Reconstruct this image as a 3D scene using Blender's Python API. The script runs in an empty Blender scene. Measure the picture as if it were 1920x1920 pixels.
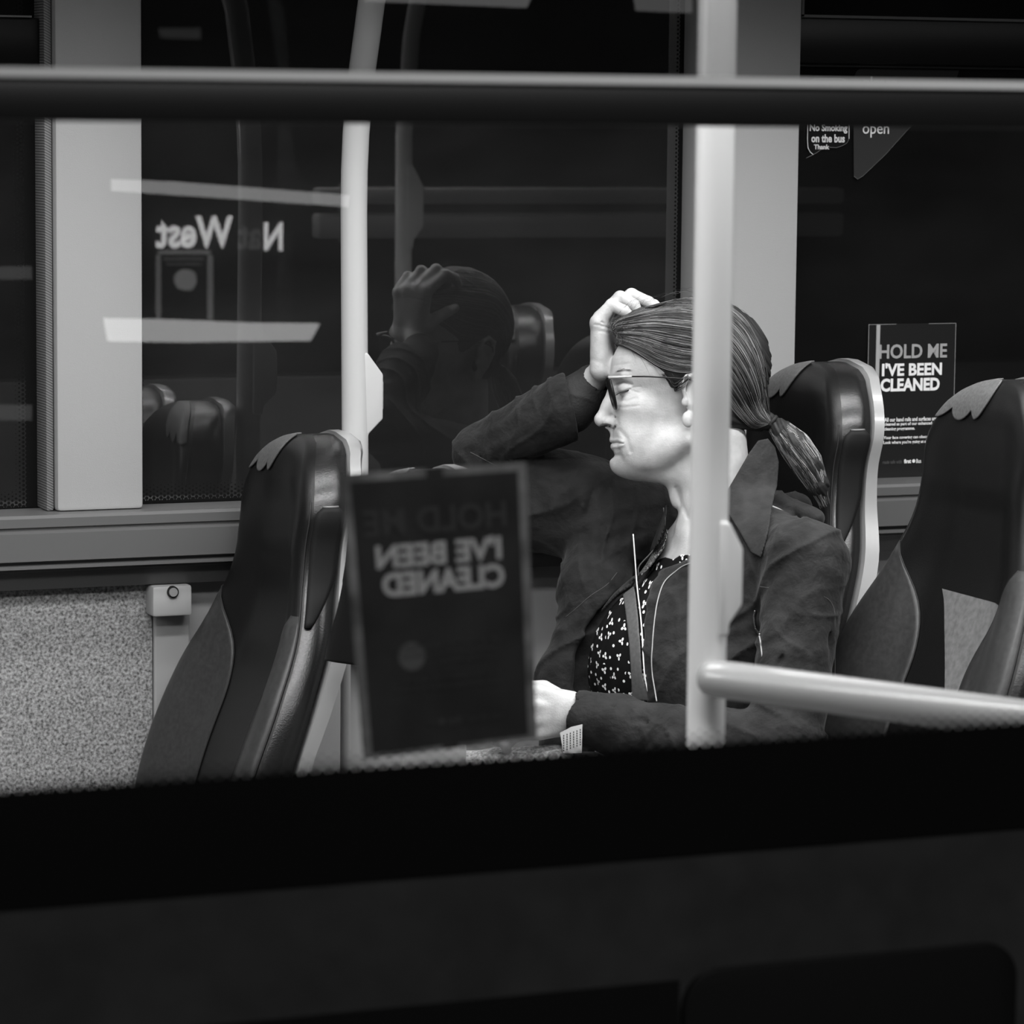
import bpy, math, random
import numpy as np
random.seed(4)
rng = np.random.default_rng(11)
COL = bpy.context.scene.collection
SC = bpy.context.scene

# ------------------------------------------------------------------ camera
FPX = 6400.0
_e1 = np.array([15740, -600, FPX]); _e1 /= np.linalg.norm(_e1)
_dn = np.array([-525, 54490, FPX]); _dn -= _dn.dot(_e1) * _e1; _dn /= np.linalg.norm(_dn)
_ez = -_dn; _ey = np.cross(_ez, _e1)
WM = np.stack([_e1, _ey, _ez])            # camera (right, down, forward) -> world
CAM = np.array([0.0, 0.0, 1.8])
RIGHT, DOWN, FWD = WM[:, 0], WM[:, 1], WM[:, 2]
D1, D2 = 2.3, 4.6                          # near glass and far glass, distance across the bus


def at(px, py, Y):
    v = WM @ np.array([px - 960, py - 960, FPX])
    return CAM + v * (Y / v[1])


def atd(px, py, t):
    return CAM + WM @ np.array([(px - 960) / FPX, (py - 960) / FPX, 1.0]) * t


cd = bpy.data.cameras.new('camera')
cd.sensor_width = 36; cd.lens = 36 * FPX / 1920
cd.clip_start = 0.05; cd.clip_end = 100
cd.dof.use_dof = True; cd.dof.focus_distance = 4.62; cd.dof.aperture_fstop = 9.5
cam = bpy.data.objects.new('camera', cd); COL.objects.link(cam)
from mathutils import Matrix, Vector
M = Matrix.Identity(4)
for r in range(3):
    M[r][0] = RIGHT[r]; M[r][1] = -DOWN[r]; M[r][2] = -FWD[r]; M[r][3] = CAM[r]
cam.matrix_world = M
SC.camera = cam

# ------------------------------------------------------------------ world, exposure, lights
w = bpy.data.worlds.new('night'); SC.world = w; w.use_nodes = True
w.node_tree.nodes['Background'].inputs[0].default_value = (0.004, 0.004, 0.004, 1)
w.node_tree.nodes['Background'].inputs[1].default_value = 0.5
SC.view_settings.view_transform = 'Standard'; SC.view_settings.look = 'None'
SC.view_settings.exposure = 0.0; SC.view_settings.gamma = 1.0
SC.view_settings.use_curve_mapping = False


def area(name, loc, size, size_y, power, target=None, spread=180):
    l = bpy.data.lights.new(name, 'AREA'); l.shape = 'RECTANGLE'; l.size = size; l.size_y = size_y
    l.energy = power; l.spread = math.radians(spread)
    o = bpy.data.objects.new(name, l); COL.objects.link(o); o.location = loc
    d = (Vector(target) - Vector(loc)) if target else Vector((0, 0, -1))
    o.rotation_euler = d.to_track_quat('-Z', 'Y').to_euler()
    return o


area('ceiling_light_near', (1.3, 2.55, 2.27), 3.6, 0.12, 22, (1.4, 3.3, 0.6), 140)
area('ceiling_light_aisle', (1.9, 3.4, 2.27), 3.4, 0.12, 34, (1.9, 3.75, 0.6), 130)
area('ceiling_light_far', (1.9, 4.02, 2.26), 3.2, 0.10, 13, None, 120)
area('cabin_front_light', (-0.6, 3.2, 2.2), 0.5, 0.8, 14, (1.9, 4.1, 1.3))
area('street_lamp_light', (1.6, -1.6, 4.5), 0.6, 0.6, 80, (1.5, 2.3, 1.2))

# ------------------------------------------------------------------ materials
MATS = {}


def mat(name, col, rough=0.5, spec=0.5, noise=None, bump=None, metal=0.0, emit=0.0, coat=0.0, sss=0.0):
    """grey procedural material. noise=(scale, low, high) mottles the colour, bump=(scale, strength)"""
    if name in MATS: return MATS[name]
    m = bpy.data.materials.new(name); m.use_nodes = True
    nt = m.node_tree; b = nt.nodes['Principled BSDF']
    b.inputs['Base Color'].default_value = (col, col, col, 1)
    b.inputs['Roughness'].default_value = rough
    b.inputs['Specular IOR Level'].default_value = spec
    b.inputs['Metallic'].default_value = metal
    b.inputs['Coat Weight'].default_value = coat
    if sss:
        b.inputs['Subsurface Weight'].default_value = sss
        b.inputs['Subsurface Radius'].default_value = (0.006, 0.006, 0.006)
        b.inputs['Subsurface Scale'].default_value = 1.0
    if emit:
        b.inputs['Emission Color'].default_value = (1, 1, 1, 1); b.inputs['Emission Strength'].default_value = emit
    tc = nt.nodes.new('ShaderNodeTexCoord')
    if noise:
        n = nt.nodes.new('ShaderNodeTexNoise'); n.inputs['Scale'].default_value = noise[0]; n.inputs['Detail'].default_value = 4
        nt.links.new(tc.outputs['Object'], n.inputs['Vector'])
        r = nt.nodes.new('ShaderNodeMapRange'); r.inputs[1].default_value = 0.3; r.inputs[2].default_value = 0.7
        r.inputs[3].default_value = noise[1]; r.inputs[4].default_value = noise[2]
        nt.links.new(n.outputs['Fac'], r.inputs[0])
        nt.links.new(r.outputs[0], b.inputs['Base Color'])
    if bump:
        n = nt.nodes.new('ShaderNodeTexNoise'); n.inputs['Scale'].default_value = bump[0]; n.inputs['Detail'].default_value = 3
        nt.links.new(tc.outputs['Object'], n.inputs['Vector'])
        bp = nt.nodes.new('ShaderNodeBump'); bp.inputs['Strength'].default_value = bump[1]; bp.inputs['Distance'].default_value = 0.002
        nt.links.new(n.outputs['Fac'], bp.inputs['Height']); nt.links.new(bp.outputs[0], b.inputs['Normal'])
    MATS[name] = m
    return m


class NT:
    """little helper for maths in node trees"""
    def __init__(s, m): s.m = m; s.t = m.node_tree
    def node(s, k, **kw):
        n = s.t.nodes.new(k)
        for a, v in kw.items(): setattr(n, a, v)
        return n
    def put(s, n, i, v):
        if isinstance(v, (int, float)): n.inputs[i].default_value = v
        else: s.t.links.new(v, n.inputs[i])
    def ma(s, op, a, b=0.0, clamp=False):
        n = s.node('ShaderNodeMath', operation=op, use_clamp=clamp)
        s.put(n, 0, a); s.put(n, 1, b)
        return n.outputs[0]


def glass_mat(name, tint=1.0, gloss=0.06, haze=0.0, frit=None):
    """thin flat pane: see-through, a weak mirror, a diffuse haze painted in for reflected cabin light; frit = list of (axis, position, sign, solid, fade) black printed edges"""
    m = bpy.data.materials.new(name); m.use_nodes = True
    t = m.node_tree; t.nodes.clear(); q = NT(m)
    out = q.node('ShaderNodeOutputMaterial')
    tr = q.node('ShaderNodeBsdfTransparent'); tr.inputs[0].default_value = (tint, tint, tint, 1)
    gl = q.node('ShaderNodeBsdfAnisotropic'); gl.inputs['Color'].default_value = (1, 1, 1, 1); gl.inputs['Roughness'].default_value = 0.0
    mx = q.node('ShaderNodeMixShader'); mx.inputs[0].default_value = gloss
    t.links.new(tr.outputs[0], mx.inputs[1]); t.links.new(gl.outputs[0], mx.inputs[2])
    last = mx.outputs[0]
    if haze:  # diffuse veil stands in for the cabin's faint reflection in the glass
        df = q.node('ShaderNodeBsdfDiffuse'); df.inputs[0].default_value = (0.8, 0.8, 0.8, 1)
        m2 = q.node('ShaderNodeMixShader'); m2.inputs[0].default_value = haze
        tc0 = q.node('ShaderNodeTexCoord'); nz = q.node('ShaderNodeTexNoise'); nz.inputs['Scale'].default_value = 3.5; nz.inputs['Detail'].default_value = 4
        mp = q.node('ShaderNodeMapping'); mp.inputs['Scale'].default_value = (0.8, 1, 2.4)
        t.links.new(tc0.outputs['Object'], mp.inputs[0]); t.links.new(mp.outputs[0], nz.inputs['Vector'])
        f = q.ma('MULTIPLY', nz.outputs['Fac'], haze * 2)
        t.links.new(f, m2.inputs[0])
        t.links.new(last, m2.inputs[1]); t.links.new(df.outputs[0], m2.inputs[2]); last = m2.outputs[0]
    if frit:
        tc = q.node('ShaderNodeNewGeometry'); sp = q.node('ShaderNodeSeparateXYZ'); t.links.new(tc.outputs['Position'], sp.inputs[0])
        X, Z = sp.outputs[0], sp.outputs[2]
        k = 2 * math.pi / 0.0052
        s = None
        for a in (0, 60, 120):
            ca, sa = math.cos(math.radians(a)), math.sin(math.radians(a))
            ph = q.ma('ADD', q.ma('MULTIPLY', X, k * ca), q.ma('MULTIPLY', Z, k * sa))
            c = q.ma('COSINE', ph); s = c if s is None else q.ma('ADD', s, c)
        s = q.ma('DIVIDE', q.ma('ADD', s, 1.5), 4.5)               # 0 at the gaps, 1 at the dot centres
        cov = None
        for ax, pos, sg, solid, fade in frit:
            co = X if ax == 'x' else Z
            d = q.ma('MULTIPLY', q.ma('SUBTRACT', co, pos), sg)      # distance into the pane from its edge
            c = q.ma('SUBTRACT', 1.0, q.ma('DIVIDE', q.ma('SUBTRACT', d, solid), fade), clamp=True)
            cov = c if cov is None else q.ma('MAXIMUM', cov, c)
        thr = q.ma('SUBTRACT', 1.0, q.ma('MULTIPLY', cov, 1.15))
        msk = q.ma('GREATER_THAN', s, thr)
        msk = q.ma('MULTIPLY', msk, q.ma('GREATER_THAN', cov, 0.02))
        bk = q.node('ShaderNodeBsdfPrincipled'); bk.inputs['Base Color'].default_value = (0.004, 0.004, 0.004, 1); bk.inputs['Roughness'].default_value = 0.6
        bk.inputs['Specular IOR Level'].default_value = 0.1
        m3 = q.node('ShaderNodeMixShader'); t.links.new(msk, m3.inputs[0]); t.links.new(last, m3.inputs[1]); t.links.new(bk.outputs[0], m3.inputs[2]); last = m3.outputs[0]
    t.links.new(last, out.inputs[0])
    return m


# ------------------------------------------------------------------ object helpers
def tag(o, label=None, cat=None, group=None, kind=None):
    if label: o['label'] = label
    if cat: o['category'] = cat
    if group: o['group'] = group
    if kind: o['kind'] = kind
    return o


def empty(name, loc, label=None, cat=None, group=None, kind=None):
    o = bpy.data.objects.new(name, None); COL.objects.link(o); o.location = loc; o.empty_display_size = 0.05
    return tag(o, label, cat, group, kind)


def wloc(o):
    v = np.zeros(3)
    while o is not None:
        v = v + np.array(o.location); o = o.parent
    return v


def mesh(name, V, Fc, m, parent=None, smooth=True, mats=None, fmat=None, base=None):
    """world-space vertices -> one mesh object (origin at its own base for a top-level thing)"""
    V = np.asarray(V, float)
    off = wloc(parent) if parent is not None else np.zeros(3)
    if base is not None: off = np.asarray(base, float)
    me = bpy.data.meshes.new(name)
    me.from_pydata((V - off).tolist(), [], [tuple(int(i) for i in f) for f in Fc]) if not isinstance(Fc, np.ndarray) else fast_mesh(me, V - off, Fc)
    me.validate(); me.update()
    if smooth: me.polygons.foreach_set('use_smooth', [True] * len(me.polygons))
    if mats:
        for x in mats: me.materials.append(x)
        if fmat is not None: me.polygons.foreach_set('material_index', list(fmat))
    elif m: me.materials.append(m)
    o = bpy.data.objects.new(name, me); COL.objects.link(o)
    if parent is not None: o.parent = parent
    if base is not None: o.location = base
    return o


def fast_mesh(me, V, Fc):
    n, kk = Fc.shape
    me.vertices.add(len(V)); me.vertices.foreach_set('co', np.asarray(V, np.float32).ravel())
    me.loops.add(n * kk); me.loops.foreach_set('vertex_index', Fc.astype(np.int32).ravel())
    me.polygons.add(n); me.polygons.foreach_set('loop_start', np.arange(0, n * kk, kk, dtype=np.int32))
    me.update(calc_edges=True)


class MB:
    def __init__(s): s.V = []; s.F = []
    def add(s, V, Fc):
        b = len(s.V); s.V += [tuple(v) for v in V]; s.F += [tuple(i + b for i in f) for f in Fc]; return s
    def box(s, x0, x1, y0, y1, z0, z1, bev=0.0):
        b = min(bev, (x1 - x0) / 2.01, (y1 - y0) / 2.01, (z1 - z0) / 2.01)
        if b <= 0:
            V = [(x, y, z) for x in (x0, x1) for y in (y0, y1) for z in (z0, z1)]
            return s.add(V, [(0, 1, 3, 2), (4, 6, 7, 5), (0, 4, 5, 1), (2, 3, 7, 6), (0, 2, 6, 4), (1, 5, 7, 3)])
        import bmesh
        bm = bmesh.new(); bmesh.ops.create_cube(bm, size=1.0)
        for v in bm.verts:
            v.co = Vector((x0 + (v.co.x + .5) * (x1 - x0), y0 + (v.co.y + .5) * (y1 - y0), z0 + (v.co.z + .5) * (z1 - z0)))
        bmesh.ops.bevel(bm, geom=list(bm.edges), offset=b, segments=2, affect='EDGES', profile=0.5)
        bm.verts.index_update()
        s.add([tuple(v.co) for v in bm.verts], [tuple(v.index for v in f.verts) for f in bm.faces]); bm.free(); return s
    def tube(s, pts, rad, n=16, caps=True, flat=None):
        P = [np.asarray(p, float) for p in pts]; R = rad if hasattr(rad, '__len__') else [rad] * len(P)
        base = len(s.V); up = None
        for i, p in enumerate(P):
            d = P[min(i + 1, len(P) - 1)] - P[max(i - 1, 0)]; d = d / (np.linalg.norm(d) + 1e-12)
            if up is None:
                a = np.array([0, 0, 1.0]) if abs(d[2]) < .9 else np.array([1.0, 0, 0])
            else: a = up
            u = a - a.dot(d) * d; u /= np.linalg.norm(u); up = u; v = np.cross(d, u)
            for k in range(n):
                an = 2 * math.pi * k / n
                s.V.append(tuple(p + R[i] * (math.cos(an) * u + math.sin(an) * v)))
        for i in range(len(P) - 1):
            for k in range(n):
                a = base + i * n + k; b2 = base + i * n + (k + 1) % n
                s.F.append((a, b2, b2 + n, a + n))
        if caps:
            s.F.append(tuple(base + k for k in range(n))[::-1]); s.F.append(tuple(base + (len(P) - 1) * n + k for k in range(n)))
        return s
    def prism(s, poly, axis, a0, a1, bev=0.0):
        """polygon of 2D points (the two other axes in xyz order) extruded along an axis"""
        import bmesh
        bm = bmesh.new()
        def P3(p, a):
            return {'x': (a, p[0], p[1]), 'y': (p[0], a, p[1]), 'z': (p[0], p[1], a)}[axis]
        v0 = [bm.verts.new(P3(p, a0)) for p in poly]; v1 = [bm.verts.new(P3(p, a1)) for p in poly]
        bm.faces.new(v0[::-1]); bm.faces.new(v1)
        for i in range(len(poly)):
            j = (i + 1) % len(poly); bm.faces.new((v0[i], v0[j], v1[j], v1[i]))
        bmesh.ops.recalc_face_normals(bm, faces=bm.faces)
        if bev: bmesh.ops.bevel(bm, geom=list(bm.edges), offset=bev, segments=3, affect='EDGES', profile=0.5)
        bm.verts.index_update()
        s.add([tuple(v.co) for v in bm.verts], [tuple(v.index for v in f.verts) for f in bm.faces]); bm.free(); return s
    def build(s, name, m, parent=None, smooth=False, base=None, **kw):
        return mesh(name, s.V, s.F, m, parent, smooth, base=base, **kw)


def autosmooth(o, deg=35):
    me = o.data
    me.polygons.foreach_set('use_smooth', [True] * len(me.polygons))
    try: me.set_sharp_from_angle(angle=math.radians(deg))
    except Exception: pass
    return o


def text2d(s, size=1.0, bold=0.0, align='LEFT', spacing=1.0, ls=1.0, xs=1.0):
    c = bpy.data.curves.new('txt', 'FONT'); c.body = s; c.size = size; c.offset = bold; c.align_x = align
    c.space_character = spacing; c.space_line = ls; c.fill_mode = 'BOTH'; c.extrude = 0.0004; c.resolution_u = 3
    o = bpy.data.objects.new('txt', c); COL.objects.link(o)
    dg = bpy.context.evaluated_depsgraph_get(); dg.update()
    me = bpy.data.meshes.new_from_object(o.evaluated_get(dg))
    V = np.array([v.co[:] for v in me.vertices]); Fc = [tuple(p.vertices) for p in me.polygons]
    bpy.data.objects.remove(o); bpy.data.meshes.remove(me); bpy.data.curves.remove(c)
    V[:, 0] *= xs
    return V, Fc


def text_map(mb, s, fn, x0, x1, y0, y1, bold=0.0):
    V, Fc = text2d(s, 1.0, bold); lo, hi = V.min(0), V.max(0)
    mb.add([fn(x0 + (x1 - x0) * (v[0] - lo[0]) / (hi[0] - lo[0]), y1 - (y1 - y0) * (v[1] - lo[1]) / (hi[1] - lo[1]), v[2] + .0004) for v in V], Fc)


def text_fit(mb, s, o, ux, uy, W, H, bold=0.0, nrm=None):
    """letters fitted to a box W x H whose lower left corner is o, on axes ux, uy; a third of a mm proud of it"""
    V, Fc = text2d(s, 1.0, bold)
    lo, hi = V.min(0), V.max(0)
    sx, sy = W / (hi[0] - lo[0]), H / (hi[1] - lo[1])
    ux, uy = np.array(ux, float), np.array(uy, float)
    nr = np.cross(ux, uy) if nrm is None else np.array(nrm)
    P = [np.array(o) + ux * (v[0] - lo[0]) * sx + uy * (v[1] - lo[1]) * sy + nr * (v[2] + 0.0004) * 0.5 for v in V]
    mb.add(P, Fc)
    return sx, sy

# ------------------------------------------------------------------ the bus shell
m_white = mat('pale_trim_plastic', 0.37, 0.45, bump=(900, 0.15))
m_grey = mat('grey_trim_plastic', 0.22, 0.4, bump=(900, 0.2))
m_black = mat('black_rubber', 0.008, 0.6, 0.3)
m_floor = mat('speckled_vinyl_floor', 0.1, 0.6, noise=(180, 0.04, 0.16))
m_ceil = mat('cream_ceiling_panel', 0.55, 0.6)
m_speck = mat('speckled_laminate', 0.3, 0.5, noise=(240, 0.05, 0.42))
m_pole2 = mat('pale_enamel_far_pole', 0.45, 0.25, 0.5, coat=0.3)  # copy of the pole enamel, darkened where the cabin lights overexpose it
m_pole = mat('pale_enamelled_steel', 0.8, 0.25, 0.5, coat=0.3)  # near copy of the enamel, brightened in place of frontal light
m_alu = mat('brushed_aluminium_trim', 0.10, 0.38, 0.5)
m_body = mat('dark_bus_paint', 0.05, 0.35, noise=(25, 0.03, 0.042))
m_bodyblk = mat('black_skirt', 0.006, 0.5, 0.2)
m_asphalt = mat('asphalt', 0.03, 0.9, noise=(90, 0.015, 0.05))
X0, X1, ZF, ZC = -1.6, 5.4, 0.28, 2.32


def struct(name, mb, m, **kw):
    o = mb.build(name, m, **kw) if isinstance(mb, MB) else mb
    o['kind'] = 'structure'; return o


struct('floor', MB().box(X0, X1, 2.33, 4.62, ZF - .06, ZF), m_floor)
struct('ceiling', MB().box(X0, X1, 2.33, 4.62, ZC, ZC + .05), m_ceil)
struct('wall_front', MB().box(X0 - .05, X0, 2.33, 4.62, ZF, ZC), m_grey)
struct('wall_rear', MB().box(X1, X1 + .05, 2.33, 4.62, ZF, ZC), m_grey)
struct('wall_far', MB().box(X0, X1, 4.58, 4.66, ZF, 1.16), m_white)
struct('wall_far_header', MB().box(X0, X1, 4.56, 4.66, 2.12, ZC), m_ceil)
struct('wall_near', MB().box(X0, X1, 2.325, 2.36, ZF, 1.235), m_grey)
struct('wall_near_header', MB().box(X0, X1, 2.31, 2.40, 2.08, ZC), m_ceil)

# sill rail along the far wall: stepped extrusion with two grooves
zt, zb = 1.247, 1.141
prof = [(4.60, zt), (4.515, zt), (4.511, zt - .004), (4.511, zt - .016), (4.515, zt - .018), (4.515, zt - .021), (4.506, zt - .024), (4.506, zt - .062),
        (4.516, zt - .064), (4.516, zt - .067), (4.508, zt - .069), (4.508, zt - .073), (4.520, zt - .075), (4.520, zt - .078), (4.532, zt - .080), (4.545, zb), (4.60, zb)]
sill = struct('trim_1', MB().prism(prof, 'x', X0, X1), m_alu)

# speckled laminate below the rail at the left, with its smooth end strip
xa = at(283, 1200, 4.575)[0]; xb = at(352, 1200, 4.575)[0]
struct('wall_far_panel', MB().box(X0, xa, 4.566, 4.585, ZF, zb + .004, .002), m_speck)
struct('trim_2', MB().box(xa + .001, xb, 4.562, 4.585, ZF, zb + .003, .003), mat('smooth_cover_strip', 0.3, 0.5))
# bracket block with a round bolt
q0, q1 = at(280, 1083, 4.545), at(354, 1151, 4.545)
br = empty('panel_bracket', (float(q0[0] + q1[0]) / 2, 4.565, float(q1[2])), 'small square grey bracket with round bolt below the window rail', 'bracket')
b_ = autosmooth(MB().box(q0[0], q1[0], 4.528, 4.566, q1[2], zb - .001, .004).build('bracket_plate', mat('bracket_grey', 0.33, 0.45), br))
cx, cz = (q0[0] + q1[0]) / 2, at(322, 1110, 4.528)[2]
mbb = MB(); mbb.tube([(cx, 4.530, cz), (cx, 4.525, cz)], [.0085, .0082], 24)
autosmooth(mbb.build('bolt_collar', m_black, br))
mbb = MB(); mbb.tube([(cx, 4.527, cz), (cx, 4.523, cz)], [.0065, .006], 24)
autosmooth(mbb.build('bolt', m_grey, br))

# pillars between the far windows
def pillar(name, pxl, pxr, ext=0.0):
    xl, xr = at(pxl, 700, 4.545)[0], at(pxr, 700, 4.545)[0]
    mb = MB().box(xl, xr, 4.545, 4.62, zt, 2.2, .006)
    o = struct(name, mb, m_white); autosmooth(o)
    return xl, xr
pl = pillar('trim_3', 106, 269)
pr = pillar('trim_4', 1306, 1492)
# stitched dark edging beside the left pillar
sm = bpy.data.materials.new('stitched_edging'); sm.use_nodes = True
_q = NT(sm); _b = sm.node_tree.nodes['Principled BSDF']; _tc = _q.node('ShaderNodeTexCoord'); _w = _q.node('ShaderNodeTexWave')
_w.inputs['Scale'].default_value = 95; _mp = _q.node('ShaderNodeMapping'); _mp.inputs['Rotation'].default_value = (0, math.radians(62), 0)
sm.node_tree.links.new(_tc.outputs['Object'], _mp.inputs[0]); sm.node_tree.links.new(_mp.outputs[0], _w.inputs[0])
_r = _q.node('ShaderNodeMapRange'); _r.inputs[3].default_value = 0.06; _r.inputs[4].default_value = 0.22
sm.node_tree.links.new(_w.outputs['Fac'], _r.inputs[0]); sm.node_tree.links.new(_r.outputs[0], _b.inputs['Base Color'])
xe = at(84, 700, 4.56)[0]
autosmooth(struct('trim_5', MB().box(xe, pl[0] - .001, 4.556, 4.62, zt, 2.2, .004), sm))

# far windows: panes with printed dot edges
def pane(name, x0, x1, z0, z1, m, y=4.605, frame=None):
    e = empty(name, ((x0 + x1) / 2, y, z0), kind='structure')
    V = [(x0, y, z0), (x1, y, z0), (x1, y, z1), (x0, y, z1)]
    mesh('pane', V, [(0, 1, 2, 3)], m, e, smooth=False)
    return e
zb2, zt2 = 1.2475, 2.12
xs = at(70, 700, 4.605)[0]
g1 = glass_mat('tinted_glass_front', 0.7, 0.09, 0.008, [('x', xe, -1, .010, .022), ('z', zb2, 1, -.004, .03)])
g2 = glass_mat('tinted_glass_middle', 0.7, 0.13, 0.014, [('x', pl[1], 1, -.012, .034), ('z', zb2, 1, -.002, .032), ('x', pr[0], -1, .004, .012)])
g3 = glass_mat('tinted_glass_rear', 0.7, 0.09, 0.006, [('x', pr[1], 1, -.01, .02), ('z', zb2, 1, -.006, .02)])
pane('window_1', X0, xe, zb2, zt2, g1)
wmid = pane('window_2', pl[1], pr[0], zb2, zt2, g2)
wr = pane('window_3', pr[1], X1, zb2, zt2, g3)
# hopper frame across the top of the rear far window
ze, zf_ = at(1700, 122, 4.59)[2], at(1700, 36, 4.59)[2]
autosmooth(MB().box(pr[1], X1, 4.575, 4.604, ze, zf_, .004).build('window_frame', mat('black_hopper_frame', 0.006, 0.35, 0.4), wr))
mb = MB().box(pr[1] + .012, X1, 4.571, 4.575, zf_ - .001, zf_ + .003).box(pr[1] + .012, pr[1] + .016, 4.571, 4.575, zf_, 2.12)
mb.build('frame_bead', mat('grey_gasket', 0.16, 0.4), wr)
MB().box(pr[1], X1, 4.590, 4.6035, ze - .004, ze - .001).build('frame_lip', mat('grey_lip', 0.06, 0.4), wr)
# the same kind of hopper frame on the leftmost window, out at the frame's edge
z5, z6 = at(30, 128, 4.59)[2], at(30, 5, 4.59)[2]
autosmooth(MB().box(X0, xe, 4.575, 4.604, z5, z6 - .02, .004).build('window_frame', mat('black_hopper_frame', 0.006, 0.35), bpy.data.objects['window_1']))
MB().box(X0, xe - .012, 4.571, 4.575, z6 - .02, z6 - .0175).build('frame_bead', mat('grey_gasket', 0.16), bpy.data.objects['window_1'])

# ------------------------------------------------------------------ near side: glass, printed band, hopper bar, outside panel
zfr, zfr2 = 1.323, 1.2405
zbar0, zbar1 = 1.790, 1.8265
gn = glass_mat('near_glass_clear', 0.98, 0.055, 0.0, [('z', zfr, 1, -.002, .017)])
gn2 = glass_mat('near_glass_hopper', 0.34, 0.055, 0.0)
wn = empty('window_4', (1.5, D1, zfr2), kind='structure')
mesh('pane', [(X0, D1, zfr2), (X1, D1, zfr2), (X1, D1, zbar0), (X0, D1, zbar0)], [(0, 1, 2, 3)], gn, wn, smooth=False)
mesh('hopper_pane', [(X0, D1 + .004, zbar0), (X1, D1 + .004, zbar0), (X1, D1 + .004, 2.08), (X0, D1 + .004, 2.08)], [(0, 1, 2, 3)], gn2, wn, smooth=False)
MB().box(X0, X1, D1 + .0005, D1 + .004, zfr2, zfr - .0005).build('printed_black_band', mat('black_frit', 0.003, 0.5, 0.0), wn)
autosmooth(MB().box(X0, X1, D1 - .010, D1 + .012, zbar0, zbar1 - .0065, .003).build('hopper_bar', mat('hopper_bar_rubber', 0.014, 0.45, 0.4), wn))
autosmooth(MB().prism([(D1 + .006, zbar1), (D1 - .004, zbar1), (D1 - .014, zbar1 - .0065), (D1 + .006, zbar1 - .0065)], 'x', X0, X1).build('bar_lip', mat('bar_lip_aluminium', 0.65, 0.5), wn))

body = struct('wall_outside', MB().box(X0, X1, D1 + .002, D1 + .03, 0.25, zfr2), m_body)
# darker service flap and wheel arch low on the outside
zs = at(1000, 1870, D1)[2]
def rr(x0, x1, z0, z1, r, n=8):
    P = []
    for cx_, cz_, a0 in ((x1 - r, z1 - r, 0), (x0 + r, z1 - r, 90), (x0 + r, z0 + r, 180), (x1 - r, z0 + r, 270)):
        for k in range(n + 1):
            a = math.radians(a0 + 90 * k / n); P.append((cx_ + r * math.cos(a), cz_ + r * math.sin(a)))
    return P
fa, fb = at(1280, 1800, D1), at(1905, 1800, D1)
autosmooth(struct('trim_6', MB().prism(rr(fa[0], fb[0], 0.55, float(at(1500, 1800, D1)[2]), .03), 'y', D1 - .003, D1 + .004, .001), m_bodyblk))
fc = at(640, 1905, D1)
struct('trim_7', MB().prism([(X0, .55), (fa[0] - .003, .55), (fa[0] - .003, float(at(1270, 1838, D1)[2])), (X0, float(at(1270, 1838, D1)[2]))], 'y', D1 - .002, D1 + .004), m_bodyblk)
# road and the buildings on both sides
struct('floor_road', MB().box(-12, 18, -8, 14, -.05, 0.0), m_asphalt)
m_facade = mat('dark_shopfront', 0.015, 0.7, 0.2, noise=(3, 0.008, 0.02))
struct('wall_street_far', MB().box(-6, 16, 9.0, 9.3, 0, 7), mat('dark_street_wall', 0.04, 0.8, noise=(2.5, 0.02, 0.06)))
struct('wall_street_near', MB().box(-12, 8, -4.3, -4.02, 0, 6), m_facade)

# ------------------------------------------------------------------ light fittings
m_tube = mat('light_diffuser', 0.8, 0.4, emit=1.0)
for nm, y, lab in (('ceiling_light', 2.55, 'long white ceiling light strip on the door side of the saloon'),
                   ('ceiling_light', 3.40, 'long white ceiling light strip over the aisle'),
                   ('ceiling_light', 4.05, 'long white ceiling light strip above the far seats')):
    e = empty(nm, (1.6, y, ZC), lab, 'light', 'ceiling light strips')
    autosmooth(MB().box(-.4, 3.6, y - .09, y + .09, ZC - .02, ZC, .004).build('housing', m_white, e))
    MB().box(-.38, 3.58, y - .07, y + .07, ZC - .026, ZC - .02, .002).build('diffuser', m_tube, e)

# ------------------------------------------------------------------ hand poles
def stop_box(parent, x, y, ztop, zbot, d, m):
    """profile: short flat top, slope out, straight side, slope back; sits on the +x side of a pole"""
    h = ztop - zbot
    P = [(x - .004, ztop), (x + .30 * d, ztop - .001), (x + .42 * d, ztop - .05 * h), (x + d, ztop - .25 * h), (x + d, zbot + .26 * h), (x + .36 * d, zbot + .10 * h), (x + .34 * d, zbot), (x - .004, zbot)]
    o = autosmooth(MB().prism(P, 'y', y - .019, y + .019, .003).build('stop_button_box', m, parent), 30)
    zc_ = (ztop + zbot) / 2 + .002
    autosmooth(MB().box(x + d - .002, x + d + .003, y - .011, y + .011, zc_ - .019, zc_ + .019, .001).build('push_button', mat('button_red_grey', 0.3, 0.3), o))
    return o


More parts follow.
